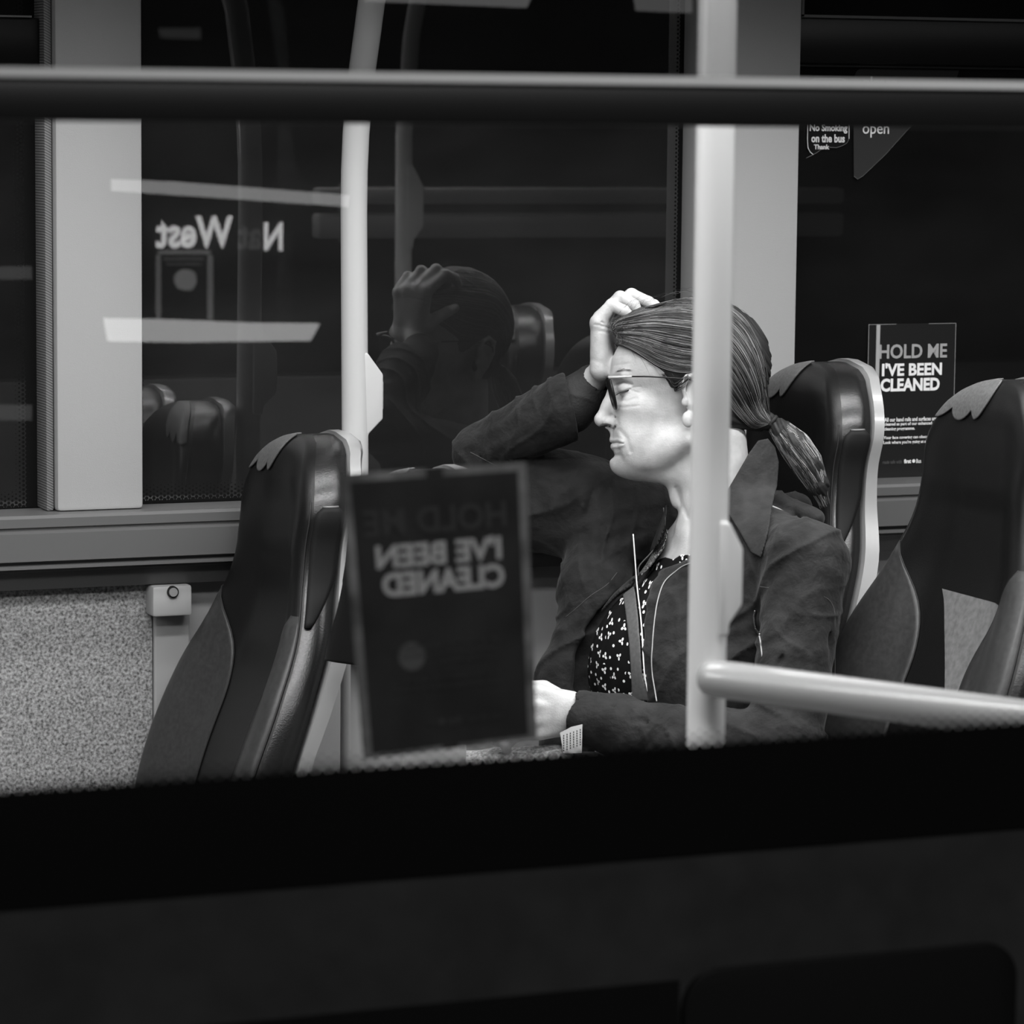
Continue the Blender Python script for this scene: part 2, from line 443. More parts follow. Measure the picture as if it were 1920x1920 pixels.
# near pole with its diagonal rail
pn = at(1331, 900, 2.72)
e = empty('hand_pole', (float(pn[0]), 2.72, ZF), 'tall pale hand pole in front of the woman with a stop button box', 'pole')
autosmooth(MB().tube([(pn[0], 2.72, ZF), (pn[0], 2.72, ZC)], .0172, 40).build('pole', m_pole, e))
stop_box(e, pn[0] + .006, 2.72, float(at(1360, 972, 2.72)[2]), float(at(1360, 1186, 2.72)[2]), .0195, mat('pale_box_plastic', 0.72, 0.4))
j0 = at(1322, 1270, 2.70)
e2 = empty('guard_rail', (float(j0[0]), 2.70, float(j0[2])), 'pale horizontal hand rail reaching from the near pole to the right edge', 'rail')
dirr = np.array(at(1850, 1337, 2.45)) - j0; dirr[2] = 0; dirr /= np.linalg.norm(dirr)
Lr = (2.70 - 2.352) / abs(dirr[1])
P = [np.array(j0) + dirr * s for s in (-.004, .0, .004, .012, .03, Lr - .03)] + [np.array(j0) + dirr * (Lr - .008) + np.array([0, 0, -.010]), np.array(j0) + dirr * Lr + np.array([0, 0, -.035]), np.array(j0) + dirr * Lr + np.array([0, 0, -.10])]
autosmooth(MB().tube(P, [.006, .0125, .0155, .0168, .0168, .0168, .0168, .0168, .0168], 40).build('rail', mat('pale_enamel_rail', 0.4, 0.25, 0.5, coat=0.3), e2), 40)  # rail copy of the pole enamel, darkened against the strong light
# far curved pole
pts = []
for x, y in ((733, -45), (722, -28), (697, 0), (689, 60), (680, 125), (672.5, 190), (667.5, 250), (664.5, 320), (663.5, 400), (664, 500), (665, 700), (666, 870), (667, 1000)):
    z_ = at(x, y, 4.375)[2]
    pts.append((x, y, z_))
base = at(664, 500, 4.375)
pp = []
for x, y, z_ in pts[2:]:
    # the bend leans towards the aisle (-Y); solve Y so that X stays that of the upright part
    lo, hi = 3.6, 4.5
    for _ in range(40):
        mid = (lo + hi) / 2
        if at(x, y, mid)[0] < base[0]: lo = mid
        else: hi = mid
    pp.append((base[0], lo, float(at(x, y, lo)[2])))
top = pp[0]; top2 = (top[0], top[1] - .14, top[2] + .16); top3 = (top[0], top[1] - .30, ZC)
pth = [top3, top2] + pp[:-1] + [(base[0], 4.375, ZF)]
e = empty('hand_pole', (float(base[0]), 4.375, ZF), 'pale curved hand pole rising behind the left seats with a stop button box', 'pole')
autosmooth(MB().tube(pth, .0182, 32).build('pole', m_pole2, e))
stop_box(e, base[0] + .004, 4.375, float(at(685, 658, 4.375)[2]), float(at(685, 829, 4.375)[2]), .0325, mat('pale_box_plastic_far', 0.45, 0.4))  # far copy of the box plastic, darkened against the strong light
# a third pole on the door side, right of the picture, seen only mirrored in the far window
e = empty('hand_pole', (2.43, 2.68, ZF), 'pale pole on the door side with a box, seen mirrored in the far window', 'pole')
autosmooth(MB().tube([(2.43, 2.68, ZF), (2.43, 2.68, 1.75), (2.43, 2.72, 1.95), (2.43, 2.82, 2.15), (2.43, 2.95, ZC)], .0175, 24).build('pole', m_pole, e))
stop_box(e, 2.434, 2.68, 1.69, 1.52, .0325, mat('pale_box_plastic', 0.72, 0.4))

# twin rail rack along the door-side windows, right of the picture: it shows mirrored in the far glass
e = empty('luggage_rack', (2.9, 2.45, 1.60), 'pale twin rail rack mirrored as faint horizontal bands in the far window', 'rack')
for z_, h_ in ((1.532, .052), (1.604, .034)):
    autosmooth(MB().box(2.32, 3.55, 2.42, 2.47, z_, z_ + h_, .008).build('rail', m_white, e))
for x_ in (2.4, 3.4):
    autosmooth(MB().box(x_, x_ + .03, 2.362, 2.42, 1.52, 1.645, .004).build('wall_bracket', m_grey, e))

# ------------------------------------------------------------------ seats
m_leather = mat('black_leatherette', 0.006, 0.36, 0.28, bump=(700, 0.12))
m_side = mat('charcoal_leather_side', 0.009, 0.27, 0.5, bump=(500, 0.15))
m_ins = mat('grey_leather_insert', 0.03, 0.45, 0.4, noise=(150, 0.022, 0.036))
m_head = mat('pale_headrest_patch', 0.1, 0.5, noise=(250, 0.07, 0.12))
m_shell = mat('pale_seat_shell', 0.24, 0.3, coat=0.3)
m_seam = mat('black_seam', 0.005, 0.7)
# height below top: half width, forward x of the face, bolster depth, thickness
HT = np.array([0.0, .005, .014, .030, .050, .072, .092, .13, .18, .25, .33, .44, .55, .64])
HW = np.array([.012, .042, .070, .098, .120, .135, .141, .138, .145, .180, .215, .228, .228, .222])
HX = np.array([.030, .024, .015, .006, .001, .000, .000, .000, -.003, -.014, -.043, -.085, -.115, -.13])
HB = np.array([.0, .0, .0, .002, .005, .010, .013, .018, .022, .030, .038, .040, .036, .030])
HK = np.array([.030, .038, .044, .046, .047, .047, .046, .044, .043, .044, .046, .052, .060, .066])


def smooth_interp(x, X, Y):
    # Catmull-Rom through the table
    x = np.atleast_1d(x).astype(float); i = np.clip(np.searchsorted(X, x) - 1, 0, len(X) - 2)
    m = np.gradient(Y, X); h = X[i + 1] - X[i]; t = np.clip((x - X[i]) / h, 0, 1)
    return ((2 * t**3 - 3 * t**2 + 1) * Y[i] + (t**3 - 2 * t**2 + t) * h * m[i] + (-2 * t**3 + 3 * t**2) * Y[i + 1] + (t**3 - t**2) * h * m[i + 1])


def face_pt(h, v, off=0.0):
    """front surface of the back rest: h below the top, v in -1..1 across"""
    hw = smooth_interp(h, HT, HW)[0]; x = smooth_interp(h, HT, HX)[0]; b = smooth_interp(h, HT, HB)[0]
    a = abs(v)
    bol = b * (0 if a < .35 else (.5 - .5 * math.cos(math.pi * min(1, (a - .35) / .5))))
    rnd = .012 * (max(0, a - .86) / .14) ** 2
    crown = .006 * (1 - v * v) if h > .2 else .004 * (1 - v * v)
    return np.array([x - bol + rnd - (crown if b < .02 else 0) - off, v * hw, -h])


def seat(loc, label, group, pale_patch=False, straight=False, v0=.12):
    global HW, HX
    keep = (HW, HX)
    if straight: HW = np.minimum(HW, .150); HX = np.maximum(HX, -.012)
    hmax = .255 if straight else .64
    e = empty('bus_seat', loc, label, 'seat', group); L = np.array(loc, float)
    zoff = 0.70                                # origin at the foot of the back rest
    hs = np.concatenate([np.linspace(0, .1, 16), np.linspace(.115, hmax, 38)]); vs = np.linspace(-1, 1, 33)
    top = L + np.array([0, 0, zoff])
    # padded back rest: loop of front, side and rear points per height
    V = []; Fc = []; rows = []
    for h in hs:
        K = smooth_interp(h, HT, HK)[0]; hw = smooth_interp(h, HT, HW)[0]
        fr = [face_pt(h, v) for v in vs]
        xe_ = fr[0][0]
        rs = [np.array([xe_ + K * .5, hw * 1.015, -h]), np.array([xe_ + K * .92, hw, -h])]
        bk = [np.array([xe_ + K, hw * v, -h]) for v in (.8, .4, 0, -.4, -.8)]
        ls = [np.array([xe_ + K * .92, -hw, -h]), np.array([xe_ + K * .5, -hw * 1.015, -h])]
        rows.append([top + p for p in fr + rs + bk + ls])
    n = len(rows[0])
    for r in rows: V += r
    fm = []
    for i in range(len(rows) - 1):
        for k in range(n):
            a, b = i * n + k, i * n + (k + 1) % n
            Fc.append((a, a + n, b + n, b)); fm.append(0 if k < 32 else 1)
    Fc.append(tuple(range(n))); fm.append(0); Fc.append(tuple((len(rows) - 1) * n + k for k in range(n))[::-1]); fm.append(1)
    mesh('backrest', V, Fc, None, e, mats=[m_leather, m_side], fmat=fm)
    # pale rear shell, a little proud of the padding
    V = []; Fc = []; hs2 = hs[hs < hmax - .04]
    for h in hs2:
        K = smooth_interp(h, HT, HK)[0]; hw = smooth_interp(h, HT, HW)[0] * 1.0 + .003; xe_ = face_pt(h, -1)[0] + K
        u = min(1, h / .05)
        g = .004 + .010 * math.exp(-((h - .28) / .12) ** 2)
        V += [top + np.array(p) for p in ((xe_ + g * .3, -hw, -h + .004 * (1 - u)), (xe_ + g + .012, -hw, -h + .004 * (1 - u)), (xe_ + g + .021, -hw * .8, -h), (xe_ + g + .024, 0, -h),
              (xe_ + g + .021, hw * .8, -h), (xe_ + g + .012, hw, -h + .004 * (1 - u)), (xe_ + g * .3, hw, -h + .004 * (1 - u)))]
    n = 7
    for i in range(len(hs2) - 1):
        for k in range(n):
            a, b = i * n + k, i * n + (k + 1) % n
            Fc.append((a, a + n, b + n, b))
    Fc.append(tuple(range(n))); Fc.append(tuple((len(hs2) - 1) * n + k for k in range(n))[::-1])
    autosmooth(mesh('rear_shell', V, Fc, m_shell, e), 50)
    # matt side wing on the street side, with its stitched rim
    V = []; Fc = []; hh = np.linspace(.082, .235, 22)
    for i, h in enumerate(hh):
        K = smooth_interp(h, HT, HK)[0]; hw = smooth_interp(h, HT, HW)[0]; xe_ = face_pt(h, -1)[0]
        r_ = .010 * max(0, 1 - (h - .082) / .012) ** 2; f_ = 1 - .75 * max(0, (h - .17) / .065) ** 1.5
        for u in np.linspace(0, 1, 6): V.append(top + np.array([xe_ + .002 + r_ + (K * .96 - .004 - 2 * r_) * u * (f_ if f_ < 1 else 1), -hw * (1.0 + .017 * min(1, 4 * u, 3 * (1 - u) + .2)) - .0022, -h]))
    for i in range(len(hh) - 1):
        for k in range(5):
            a = i * 6 + k; Fc.append((a, a + 1, a + 7, a + 6))
    o = mesh('side_wing', V, Fc, mat('matt_black_wing', .005, .7, .2), e); q_ = o.modifiers.new('s', 'SOLIDIFY'); q_.thickness = .002; q_.offset = 0
    MB().tube([V[0], V[1], V[2], V[3], V[4], V[5]], .0016, 8).build('wing_rim', mat('grey_wing_rim', .12, .4), e, smooth=True)
    # surface patches follow the padding
    def patch(name, m, hfun, v0, v1, off=.0012, nv=40, nh=24):
        V = []; Fc = []
        for i in range(nv + 1):
            v = v0 + (v1 - v0) * i / nv; a, b = hfun(v)
            for k in range(nh + 1): V.append(top + face_pt(a + (b - a) * k / nh, v, off))
        for i in range(nv):
            for k in range(nh):
                a = i * (nh + 1) + k; Fc.append((a, a + 1, a + nh + 2, a + nh + 1))
        o = mesh(name, V, Fc, m, e); s = o.modifiers.new('s', 'SOLIDIFY'); s.thickness = .002; s.offset = -1
        return o
    def sc(v):
        t = max(0.0, (v - v0) / (.97 - v0)) * 2.6
        return .012 + .043 * min(1, t * 1.6) ** .6 * (.62 + .38 * abs(math.sin(math.pi * t + .4)) ** .8)
    patch('headrest_patch', m_head, lambda v: (.0005, sc(v)), v0, .97, nv=60)
    for sg in (() if straight else (1, -1)):
        def inner(h): return 1 - .70 * max(0.0, math.sin(min(1, (h - .215) / .16) * math.pi / 2)) ** .8
        # bolster inserts: bounded by the outer seam and a curve that opens downwards
        V = []; Fc = []; nh, nv = 30, 12
        for i in range(nh + 1):
            h = .222 + (.63 - .222) * i / nh; a = inner(h)
            for k in range(nv + 1): V.append(top + face_pt(h, sg * (a + (.985 - a) * k / nv), .0012))
        for i in range(nh):
            for k in range(nv):
                a = i * (nv + 1) + k; Fc.append((a, a + 1, a + nv + 2, a + nv + 1))
        o = mesh('bolster_insert', V, Fc, m_ins, e); s = o.modifiers.new('s', 'SOLIDIFY'); s.thickness = .002; s.offset = 0
        # piping along the outer seam and along the insert
        mbp = MB().tube([top + face_pt(h, sg * .985, .0015) for h in np.linspace(.075, .63, 40)], .0012, 8)
        mbp.tube([top + face_pt(h, sg * inner(h), .0015) for h in np.linspace(.222, .63, 30)], .0011, 8)
        mbp.build('seam', m_seam, e, smooth=True)
    if pale_patch:  # paler grey patch over the lower face of the back rest
        V = []; Fc = []; nh, nv = 30, 24
        for i in range(nh + 1):
            h = .272 + (.63 - .272) * i / nh; vl = .30 - .62 * min(1, (h - .272) / .17) ** .8
            for k in range(nv + 1): V.append(top + face_pt(h, vl + (-.62 - vl) * k / nv, .0018))
        for i in range(nh):
            for k in range(nv):
                a = i * (nv + 1) + k; Fc.append((a, a + 1, a + nv + 2, a + nv + 1))
        mesh('lower_back_patch', V, Fc, mat('grey_lower_patch', 0.13, 0.45, noise=(120, .1, .16)), e)
    # cushion and pedestal
    if straight:
        autosmooth(MB().box(L[0] - .005, L[0] + .085, L[1] - .05, L[1] + .145, ZF, top[2] - .257, .008).build('base_panel', mat('pale_base_panel', 0.3, 0.5), e))
    fx = HX[-1] - .03
    cw = .14 if straight else .22
    cu = MB().box(L[0] + fx - .40, L[0] + fx + (.03 if straight else .06), L[1] - cw, L[1] + cw, L[2] - .035, L[2] + .065, .03)
    autosmooth(cu.build('seat_cushion', m_leather, e), 60)
    mb = MB().box(L[0] + fx - .36, L[0] + fx + .03, L[1] - cw + .02, L[1] + cw - .02, L[2] - .065, L[2] - .036, .006)
    mb.box(L[0] + fx - .22, L[0] + fx - .08, L[1] - .05, L[1] + .05, ZF, L[2] - .066, .006)
    autosmooth(mb.build('pedestal', m_grey, e))
    HW, HX = keep
    return e


G = 'pairs of leather bus seats'
seat((1.437, 4.33, 1.366 - .70), 'leather bus seat at the left beside the far wall, in front of the curved pole', G)
seat((1.457, 3.95, 1.356 - .70), 'aisle-side bus seat mostly hidden behind the blurred mirror-writing poster', G, straight=True)
seat((2.168, 4.25, 1.455 - .70), 'tall leather bus seat that the woman sits against', G)
seat((2.185, 3.76, 1.467 - .70), 'bus seat at the right edge with a pale scalloped headrest patch', G, pale_patch=True, v0=-.12)
struct('floor_step', MB().box(1.9, X1, 3.45, 4.58, ZF, ZF + .09, .004), m_floor)

# ------------------------------------------------------------------ stickers and posters
def emis(name, s, col=1.0):
    return mat(name, 0.5, 0.5, emit=s)


def poster(name, BL, BR, TL, TR, label, near):
    """sheet given by its four corners as its reader sees them; a sheet may be a little skewed where it was pressed on"""
    BL, BR, TL, TR = (np.array(a, float) for a in (BL, BR, TL, TR)); n = np.array([0, -1.0, 0])
    def fn(u, v, off=0.0):       # u from the reader's left, v from the top
        p = TL * (1 - u) * (1 - v) + TR * u * (1 - v) + BL * (1 - u) * v + BR * u * v
        return p + n * (off + 0.0006 * math.sin(math.pi * u))
    W = np.linalg.norm(TR - TL); H = np.linalg.norm(TL - BL)
    if near:
        ms = mat('smoked_vinyl_back', 0.04, 0.6, 0.2, noise=(16, .028, .055)); ml = mat('vinyl_letter_grey', 0.6, 0.7, 0.1); ml2 = mat('vinyl_letter_faint', 0.075, 0.7, 0.1)
        ml3 = ml2
    else:
        ms = mat('black_poster_face', 0.012, 0.3, 0.5); ml = mat('white_print', 0.75, 0.6); ml2 = mat('grey_print', 0.3, 0.6); ml3 = mat('dim_print', 0.06, 0.6)
    e = empty(name, BL, label, 'poster')
    nx = 24
    V = []; Fc = []
    for i in range(nx + 1):
        for q_ in (0, 1):
            for z in (0, 1): V.append(fn(i / nx, 1 - z, .0004 * q_))
    for i in range(nx):
        a, b = 4 * i, 4 * (i + 1)
        Fc += [(a, a + 1, b + 1, b), (a + 2, b + 2, b + 3, a + 3), (a, b, b + 2, a + 2), (a + 1, a + 3, b + 3, b + 1)]
    Fc += [(0, 2, 3, 1), (4 * nx, 4 * nx + 1, 4 * nx + 3, 4 * nx + 2)]
    mesh('sheet', V, Fc, ms, e, smooth=False)
    def line(mb, s, x0, x1, y0, y1, bold):
        text_map(mb, s, lambda u, v, z: fn(u, v, .0010 + z * .4), x0, x1, y0, y1, bold)
    a = MB(); line(a, 'HOLD ME', .125, .90, .132, .226, .024); a.build('heading_lettering', ml2, e)
    b = MB(); line(b, "I'VE BEEN", .16, .846, .254, .339, .034); line(b, 'CLEANED', .149, .824, .354, .440, .04); b.build('slogan_lettering', ml, e)
    c = MB()
    small = [('All our hand rails and surfaces are', .20, .80, .609, .636), ('cleaned as part of our enhanced', .20, .745, .641, .668), ('cleaning programme.', .20, .55, .672, .699),
             ('Your face covering can obscure', .195, .74, .73, .755), ("Look where you're going at all times", .195, .80, .76, .787)]
    for s_, x0, x1, y0, y1 in small: line(c, s_, x0, x1, y0, y1, .02)
    c.build('small_print', ml2 if near else ml, e)
    d = MB(); line(d, 'first', .435, .515, .884, .912, .04)
    r_ = .018
    ring = [fn(.545 + r_ * math.cos(t), .898 - r_ * math.sin(t) * W / H, .0012) for t in np.linspace(0, 2 * math.pi, 25)[:-1]]
    d.add(ring, [tuple(range(24))]); line(d, 'Bus', .575, .63, .886, .912, .01)
    d.build('logo', ml2 if near else ml, e)
    f = MB(); line(f, 'made safe with', .19, .41, .887, .912, .01); f.build('faint_print', ml3, e)
    # thin border lines
    g = MB()
    def strip(u0, u1, v0, v1): g.add([fn(u, v, .0009) for u, v in ((u0, v0), (u1, v0), (u1, v1), (u0, v1))], [(0, 1, 2, 3)])
    if near:
        strip(0, .05, 0, 1); strip(.95, 1, 0, 1); strip(.05, .95, 0, .03); strip(.05, .95, .985, 1)
        g.build('adhesive_edge', mat('translucent_edge', 0.30, 0.5, noise=(30, .08, .34)), e)
        MB().add([fn(.69 + .075 * math.cos(t), .655 + .05 * math.sin(t), .0012) for t in np.linspace(0, 2 * math.pi, 25)[:-1]], [tuple(range(24))]).build('picture_blot', mat('vinyl_blot', 0.12, 0.6), e)
        return e
    strip(0, 1, 0, .004); strip(0, .008, 0, 1); strip(.992, 1, 0, 1)
    g.build('border', mat('grey_border', 0.18, 0.5), e)
    return e


# near one: stuck on the inside of the near glass, so its writing is seen mirrored from the street
tl, tr, bl, brr = (np.array(at(x, y, D1 + .004)) for x, y in ((637, 889), (986, 866), (681, 1424), (1006, 1384)))
pe = poster('mirrored_poster', brr, bl, tr, tl, 'dark blurred poster on the near glass with its writing mirrored, tilted slightly', True)

xl, xr_ = at(1627, 700, 4.6)[0], at(1791, 700, 4.6)[0]; zt_ = float(at(1700, 607, 4.6)[2]); zb_ = 1.2475
po = poster('window_poster', (xl, 4.6015, zb_), (xr_, 4.6015, zb_), (xl, 4.6015, zt_), (xr_, 4.6015, zt_), 'black poster with white capital lettering on the rear far window between the seats', False)
W_, H_ = xr_ - xl, zt_ - zb_
MB().box(xl + W_ * .085, xl + W_ * .125, 4.5985, 4.6001, zb_ + H_ * .60, zt_ - .001).build('painted_reflection', mat('painted_reflection', 0.35, 0.4), po)  # bright reflection painted as a pale strip over the poster


def flat(mb, pts, y, nrm=-1):
    P = [np.array(at(px, py, y)) for px, py in pts]; mb.add(P, [tuple(range(len(P)))]); return mb


def ribbon(mb, pts, y, wd, closed=False):
    """flat line of width wd metres through image points that lie on the plane Y = y"""
    P = [np.array(at(px, py, y)) for px, py in pts]; n = len(P); L_, R_ = [], []
    for i in range(n):
        a = P[(i - 1) % n] if closed else P[max(i - 1, 0)]; b = P[(i + 1) % n] if closed else P[min(i + 1, n - 1)]
        d = b - a; d /= np.linalg.norm(d) + 1e-9; nn = np.array([-d[2], 0, d[0]]) * wd / 2
        L_.append(P[i] + nn); R_.append(P[i] - nn)
    Fc = [(i, (i + 1) % n, n + (i + 1) % n, n + i) for i in range(n if closed else n - 1)]
    mb.add(L_ + R_, Fc); return mb


m_wp = mat('white_print', 0.75, 0.6)
y_ = 4.6005
st = empty('no_smoking_sticker', at(1553, 288, y_), 'torn black no smoking sticker with white outline beside the right pillar', 'sticker')
outl = [(1516, 160), (1519, 153), (1528, 148), (1580, 148), (1588, 153), (1592, 162), (1592, 262), (1588, 268), (1580, 273), (1568, 277), (1556, 276), (1546, 277), (1538, 281), (1532, 286), (1525, 290), (1517, 284), (1514, 276)]
flat(MB(), outl, y_).build('sticker_face', mat('sticker_black', 0.004, 0.4, 0.2), st)
ribbon(MB(), [(1525, 290), (1519, 285), (1515, 277), (1514, 262), (1516, 160), (1519, 153), (1528, 148), (1580, 148), (1588, 153), (1592, 162), (1592, 260)], y_ - .0006, .0011).build('outline', m_wp, st)
ribbon(MB(), [(1592, 260), (1588, 268), (1580, 273), (1568, 277), (1556, 276), (1546, 277), (1538, 281), (1532, 286), (1525, 290), (1512, 296)], y_ - .0006, .0007).build('torn_edge', mat('torn_edge_grey', 0.15, 0.6), st)
mb = MB()
for s_, x0, x1, y0, y1 in (('No Smoking', 1518, 1589, 232, 250), ('on the bus', 1521, 1584, 252, 267), ('Thank', 1526, 1555, 271, 280)):
    a, b = np.array(at(x0, y1, y_ - .001)), np.array(at(x1, y0, y_ - .001))
    text_fit(mb, s_, a, (1, 0, 0), (0, 0, 1), b[0] - a[0], b[2] - a[2], .03, nrm=(0, -1, 0))
c0 = np.array(at(1553, 194, y_ - .001))
R1, R2 = .020, .0165
ringv = [c0 + np.array([r * math.cos(t), 0, r * math.sin(t)]) for r in (R1, R2) for t in np.linspace(0, 2 * math.pi, 33)[:-1]]
mb.add(ringv, [(i, (i + 1) % 32, 32 + (i + 1) % 32, 32 + i) for i in range(32)])
dg_ = np.array([.0125, 0, -.0125]); nn_ = np.array([.0012, 0, .0012]); mb.add([c0 - dg_ - nn_, c0 + dg_ - nn_, c0 + dg_ + nn_, c0 - dg_ + nn_], [(0, 1, 2, 3)])
mb.build('lettering', m_wp, st)

lb = empty('window_label', at(1605, 333, y_), 'dark pointed label reading open on the rear far window', 'sticker')
flat(MB(), [(1600, 150), (1605, 135), (1616, 124), (1800, 126), (1792, 152), (1712, 232), (1660, 290), (1618, 330), (1608, 336), (1601, 330)], y_).build('label_face', mat('label_grey', 0.022, 0.5, 0.3), lb)
ribbon(MB(), [(1712, 232), (1660, 290), (1618, 330), (1608, 336), (1601, 330)], y_ - .0005, .0006).build('label_edge', mat('label_edge_grey', 0.12, 0.5), lb)
mb = MB()
for s_, x0, x1, y0, y1 in (('please', 1619, 1682, 144, 172), ('open', 1617, 1667, 236, 258)):
    a, b = np.array(at(x0, y1, y_ - .001)), np.array(at(x1, y0, y_ - .001))
    mb = MB(); text_fit(mb, s_, a, (1, 0, 0), (0, 0, 1), b[0] - a[0], b[2] - a[2], .004, nrm=(0, -1, 0)); mb.build('word_' + s_, m_wp, lb)

# ------------------------------------------------------------------ shopfront across the street, behind the camera: seen mirrored in the near glass
YV = 2 * D1 + 4.0
def mir(px, py, yv=YV):
    p = np.array(at(px, py, yv)); p[1] = 2 * D1 - yv; return p
sg = empty('shop_sign', mir(410, 470), 'lit white shop sign lettering mirrored at the left of the window', 'sign')
def sign_word(s_, xr0, xl1, y0, y1, name, m, bold=.03):
    a = mir(xr0, y1); b = mir(xl1, y0)
    mb = MB(); text_fit(mb, s_, a, (-1, 0, 0), (0, 0, 1), a[0] - b[0], b[2] - a[2], bold, nrm=(0, 1, 0)); mb.build(name, m, sg)
sign_word('N', 530, 495, 417, 470, 'letter', emis('sign_light', 6.5))
sign_word('West', 437, 292, 405, 465, 'word', emis('sign_light', 6.5))
sign_word('at', 490, 446, 420, 468, 'faded_letters', emis('sign_light_faded', .35))
def light_bar(pts, s, lab):
    V = [mir(*p) for p in pts]; c = sum(V) / len(V)
    e = empty('shop_light', c, lab, 'light', 'shop light bars')
    V2 = [v - np.array([0, .05, 0]) for v in V]; n = len(V)
    MBx = MB().add(V + V2, [tuple(range(n)), tuple(range(n, 2 * n))[::-1]] + [(i, (i + 1) % n, n + (i + 1) % n, n + i) for i in range(n)])
    MBx.build('diffuser', emis('shop_light_%.1f' % s, s), e)
light_bar([(197, 597), (205, 640), (340, 642), (583, 639), (600, 607), (480, 606), (330, 600)], 4.2, 'broad glowing light bar mirrored below the mirrored sign lettering')
light_bar([(212, 336), (212, 358), (420, 372), (652, 388), (655, 366), (480, 352), (330, 341)], 2.7, 'thin glowing light bar mirrored above the mirrored sign lettering')
light_bar([(690, -6), (690, 2), (840, 8), (990, 14), (1000, -6)], 1.2, 'dim light bar mirrored at the top edge left of the near pole')
light_bar([(1195, -6), (1200, 20), (1300, 24), (1300, -6)], 0.9, 'dim short light bar mirrored at the top edge beside the near pole')
light_bar([(-20, 500), (-20, 524), (60, 524), (60, 500)], .5, 'dim glowing strip mirrored in the leftmost window, the upper one')
light_bar([(-20, 760), (-20, 788), (60, 788), (60, 760)], .5, 'dim glowing strip mirrored in the leftmost window, the lower one')
# lit cash machine surround
am = empty('cash_machine', mir(348, 600), 'faint outlined cash machine with a glowing round mark mirrored below the sign', 'machine')
mb = MB()
for a, b, c, d in ((296, 303, 478, 600), (393, 401, 478, 600), (300, 397, 470, 477)):
    p, q_ = mir(b, d), mir(a, c); mb.box(min(p[0], q_[0]), max(p[0], q_[0]), p[1] - .04, p[1], min(p[2], q_[2]), max(p[2], q_[2]), .01)
mb.build('lit_surround', emis('atm_surround', .7), am)
p, q_ = mir(303, 600), mir(393, 477); MB().box(q_[0], p[0], p[1] - .08, p[1] - .05, p[2], q_[2], .005).build('panel', mat('dark_panel', 0.03), am)
c = mir(350, 525); r_ = abs(mir(350, 505)[2] - c[2])
MB().tube([c + np.array([0, -.02, 0]), c], r_, 24).build('round_mark', emis('atm_mark', 1.1), am)
for x0, x1, y0, y1 in ((312, 385, 484, 488), (316, 380, 494, 497)):
    p, q_ = mir(x1, y1), mir(x0, y0); MB().box(p[0] if p[0] < q_[0] else q_[0], max(p[0], q_[0]), p[1] - .03, p[1] - .01, p[2], q_[2]).build('screen_line', emis('atm_line', .25), am)

# ================================================================== the woman
# modelled as signed distance fields in a frame of "pixels" at her distance: x right, y down, z towards the street (1 unit = KU metres)
T0 = 4.60; KU = T0 / FPX
ANC = atd(1290, 900, T0)


def Q(px, py, z=0.0):
    """local point that is seen at px, py when it lies z units nearer the street than the head's middle"""
    t = T0 - z * KU; d = (atd(px, py, t) - ANC) / KU
    return np.array([d @ RIGHT + 1290, d @ DOWN + 900, z])


def toworld(P):
    P = np.asarray(P, float)
    return ANC + KU * ((P[:, 0:1] - 1290) * RIGHT + (P[:, 1:2] - 900) * DOWN - P[:, 2:3] * FWD)


def loc_axis(wv):
    wv = np.array(wv, float); return np.array([wv @ RIGHT, wv @ DOWN, -(wv @ FWD)])


AX, AY, AZ = loc_axis((1, 0, 0)), loc_axis((0, 1, 0)), loc_axis((0, 0, 1))
BUSR = np.stack([AX, AY, AZ])              # rows: bus axes in the local frame


def cap(a, b, ra, rb=None):
    a, b = np.array(a, float), np.array(b, float); rb = ra if rb is None else rb; ba = b - a; L2 = ba @ ba
    def f(P):
        h = np.clip((P - a) @ ba / L2, 0, 1)
        return np.linalg.norm(P - a - h[:, None] * ba, axis=1) - (ra + (rb - ra) * h)
    return f


def ell(c, r, R=None):
    c, r = np.array(c, float), np.array(r, float)
    def f(P):
        p = P - c
        if R is not None: p = p @ R.T
        k0 = np.linalg.norm(p / r, axis=1); k1 = np.linalg.norm(p / r**2, axis=1) + 1e-9
        return k0 * (k0 - 1) / k1
    return f


def rotz(deg):
    a = math.radians(deg); c, s = math.cos(a), math.sin(a)
    return np.array([[c, s, 0], [-s, c, 0], [0, 0, 1.0]])


def poly2(pts, z=0.0):
    V = np.array([Q(x, y, z)[:2] for x, y in pts])
    def f(P):
        p = P[:, :2]; d = np.full(len(p), 1e18); inside = np.zeros(len(p), bool); n = len(V)
        for i in range(n):
            a, b = V[i], V[i - 1]; e = b - a; w_ = p - a
            h = np.clip((w_ @ e) / (e @ e + 1e-12), 0, 1); q_ = w_ - h[:, None] * e; d = np.minimum(d, (q_ * q_).sum(1))
            c1 = p[:, 1] >= a[1]; c2 = p[:, 1] < b[1]; cr = e[0] * w_[:, 1] > e[1] * w_[:, 0]
            flip = (c1 & c2 & cr) | (~c1 & ~c2 & ~cr); inside ^= flip
        d = np.sqrt(d); return np.where(inside, -d, d)
    return f


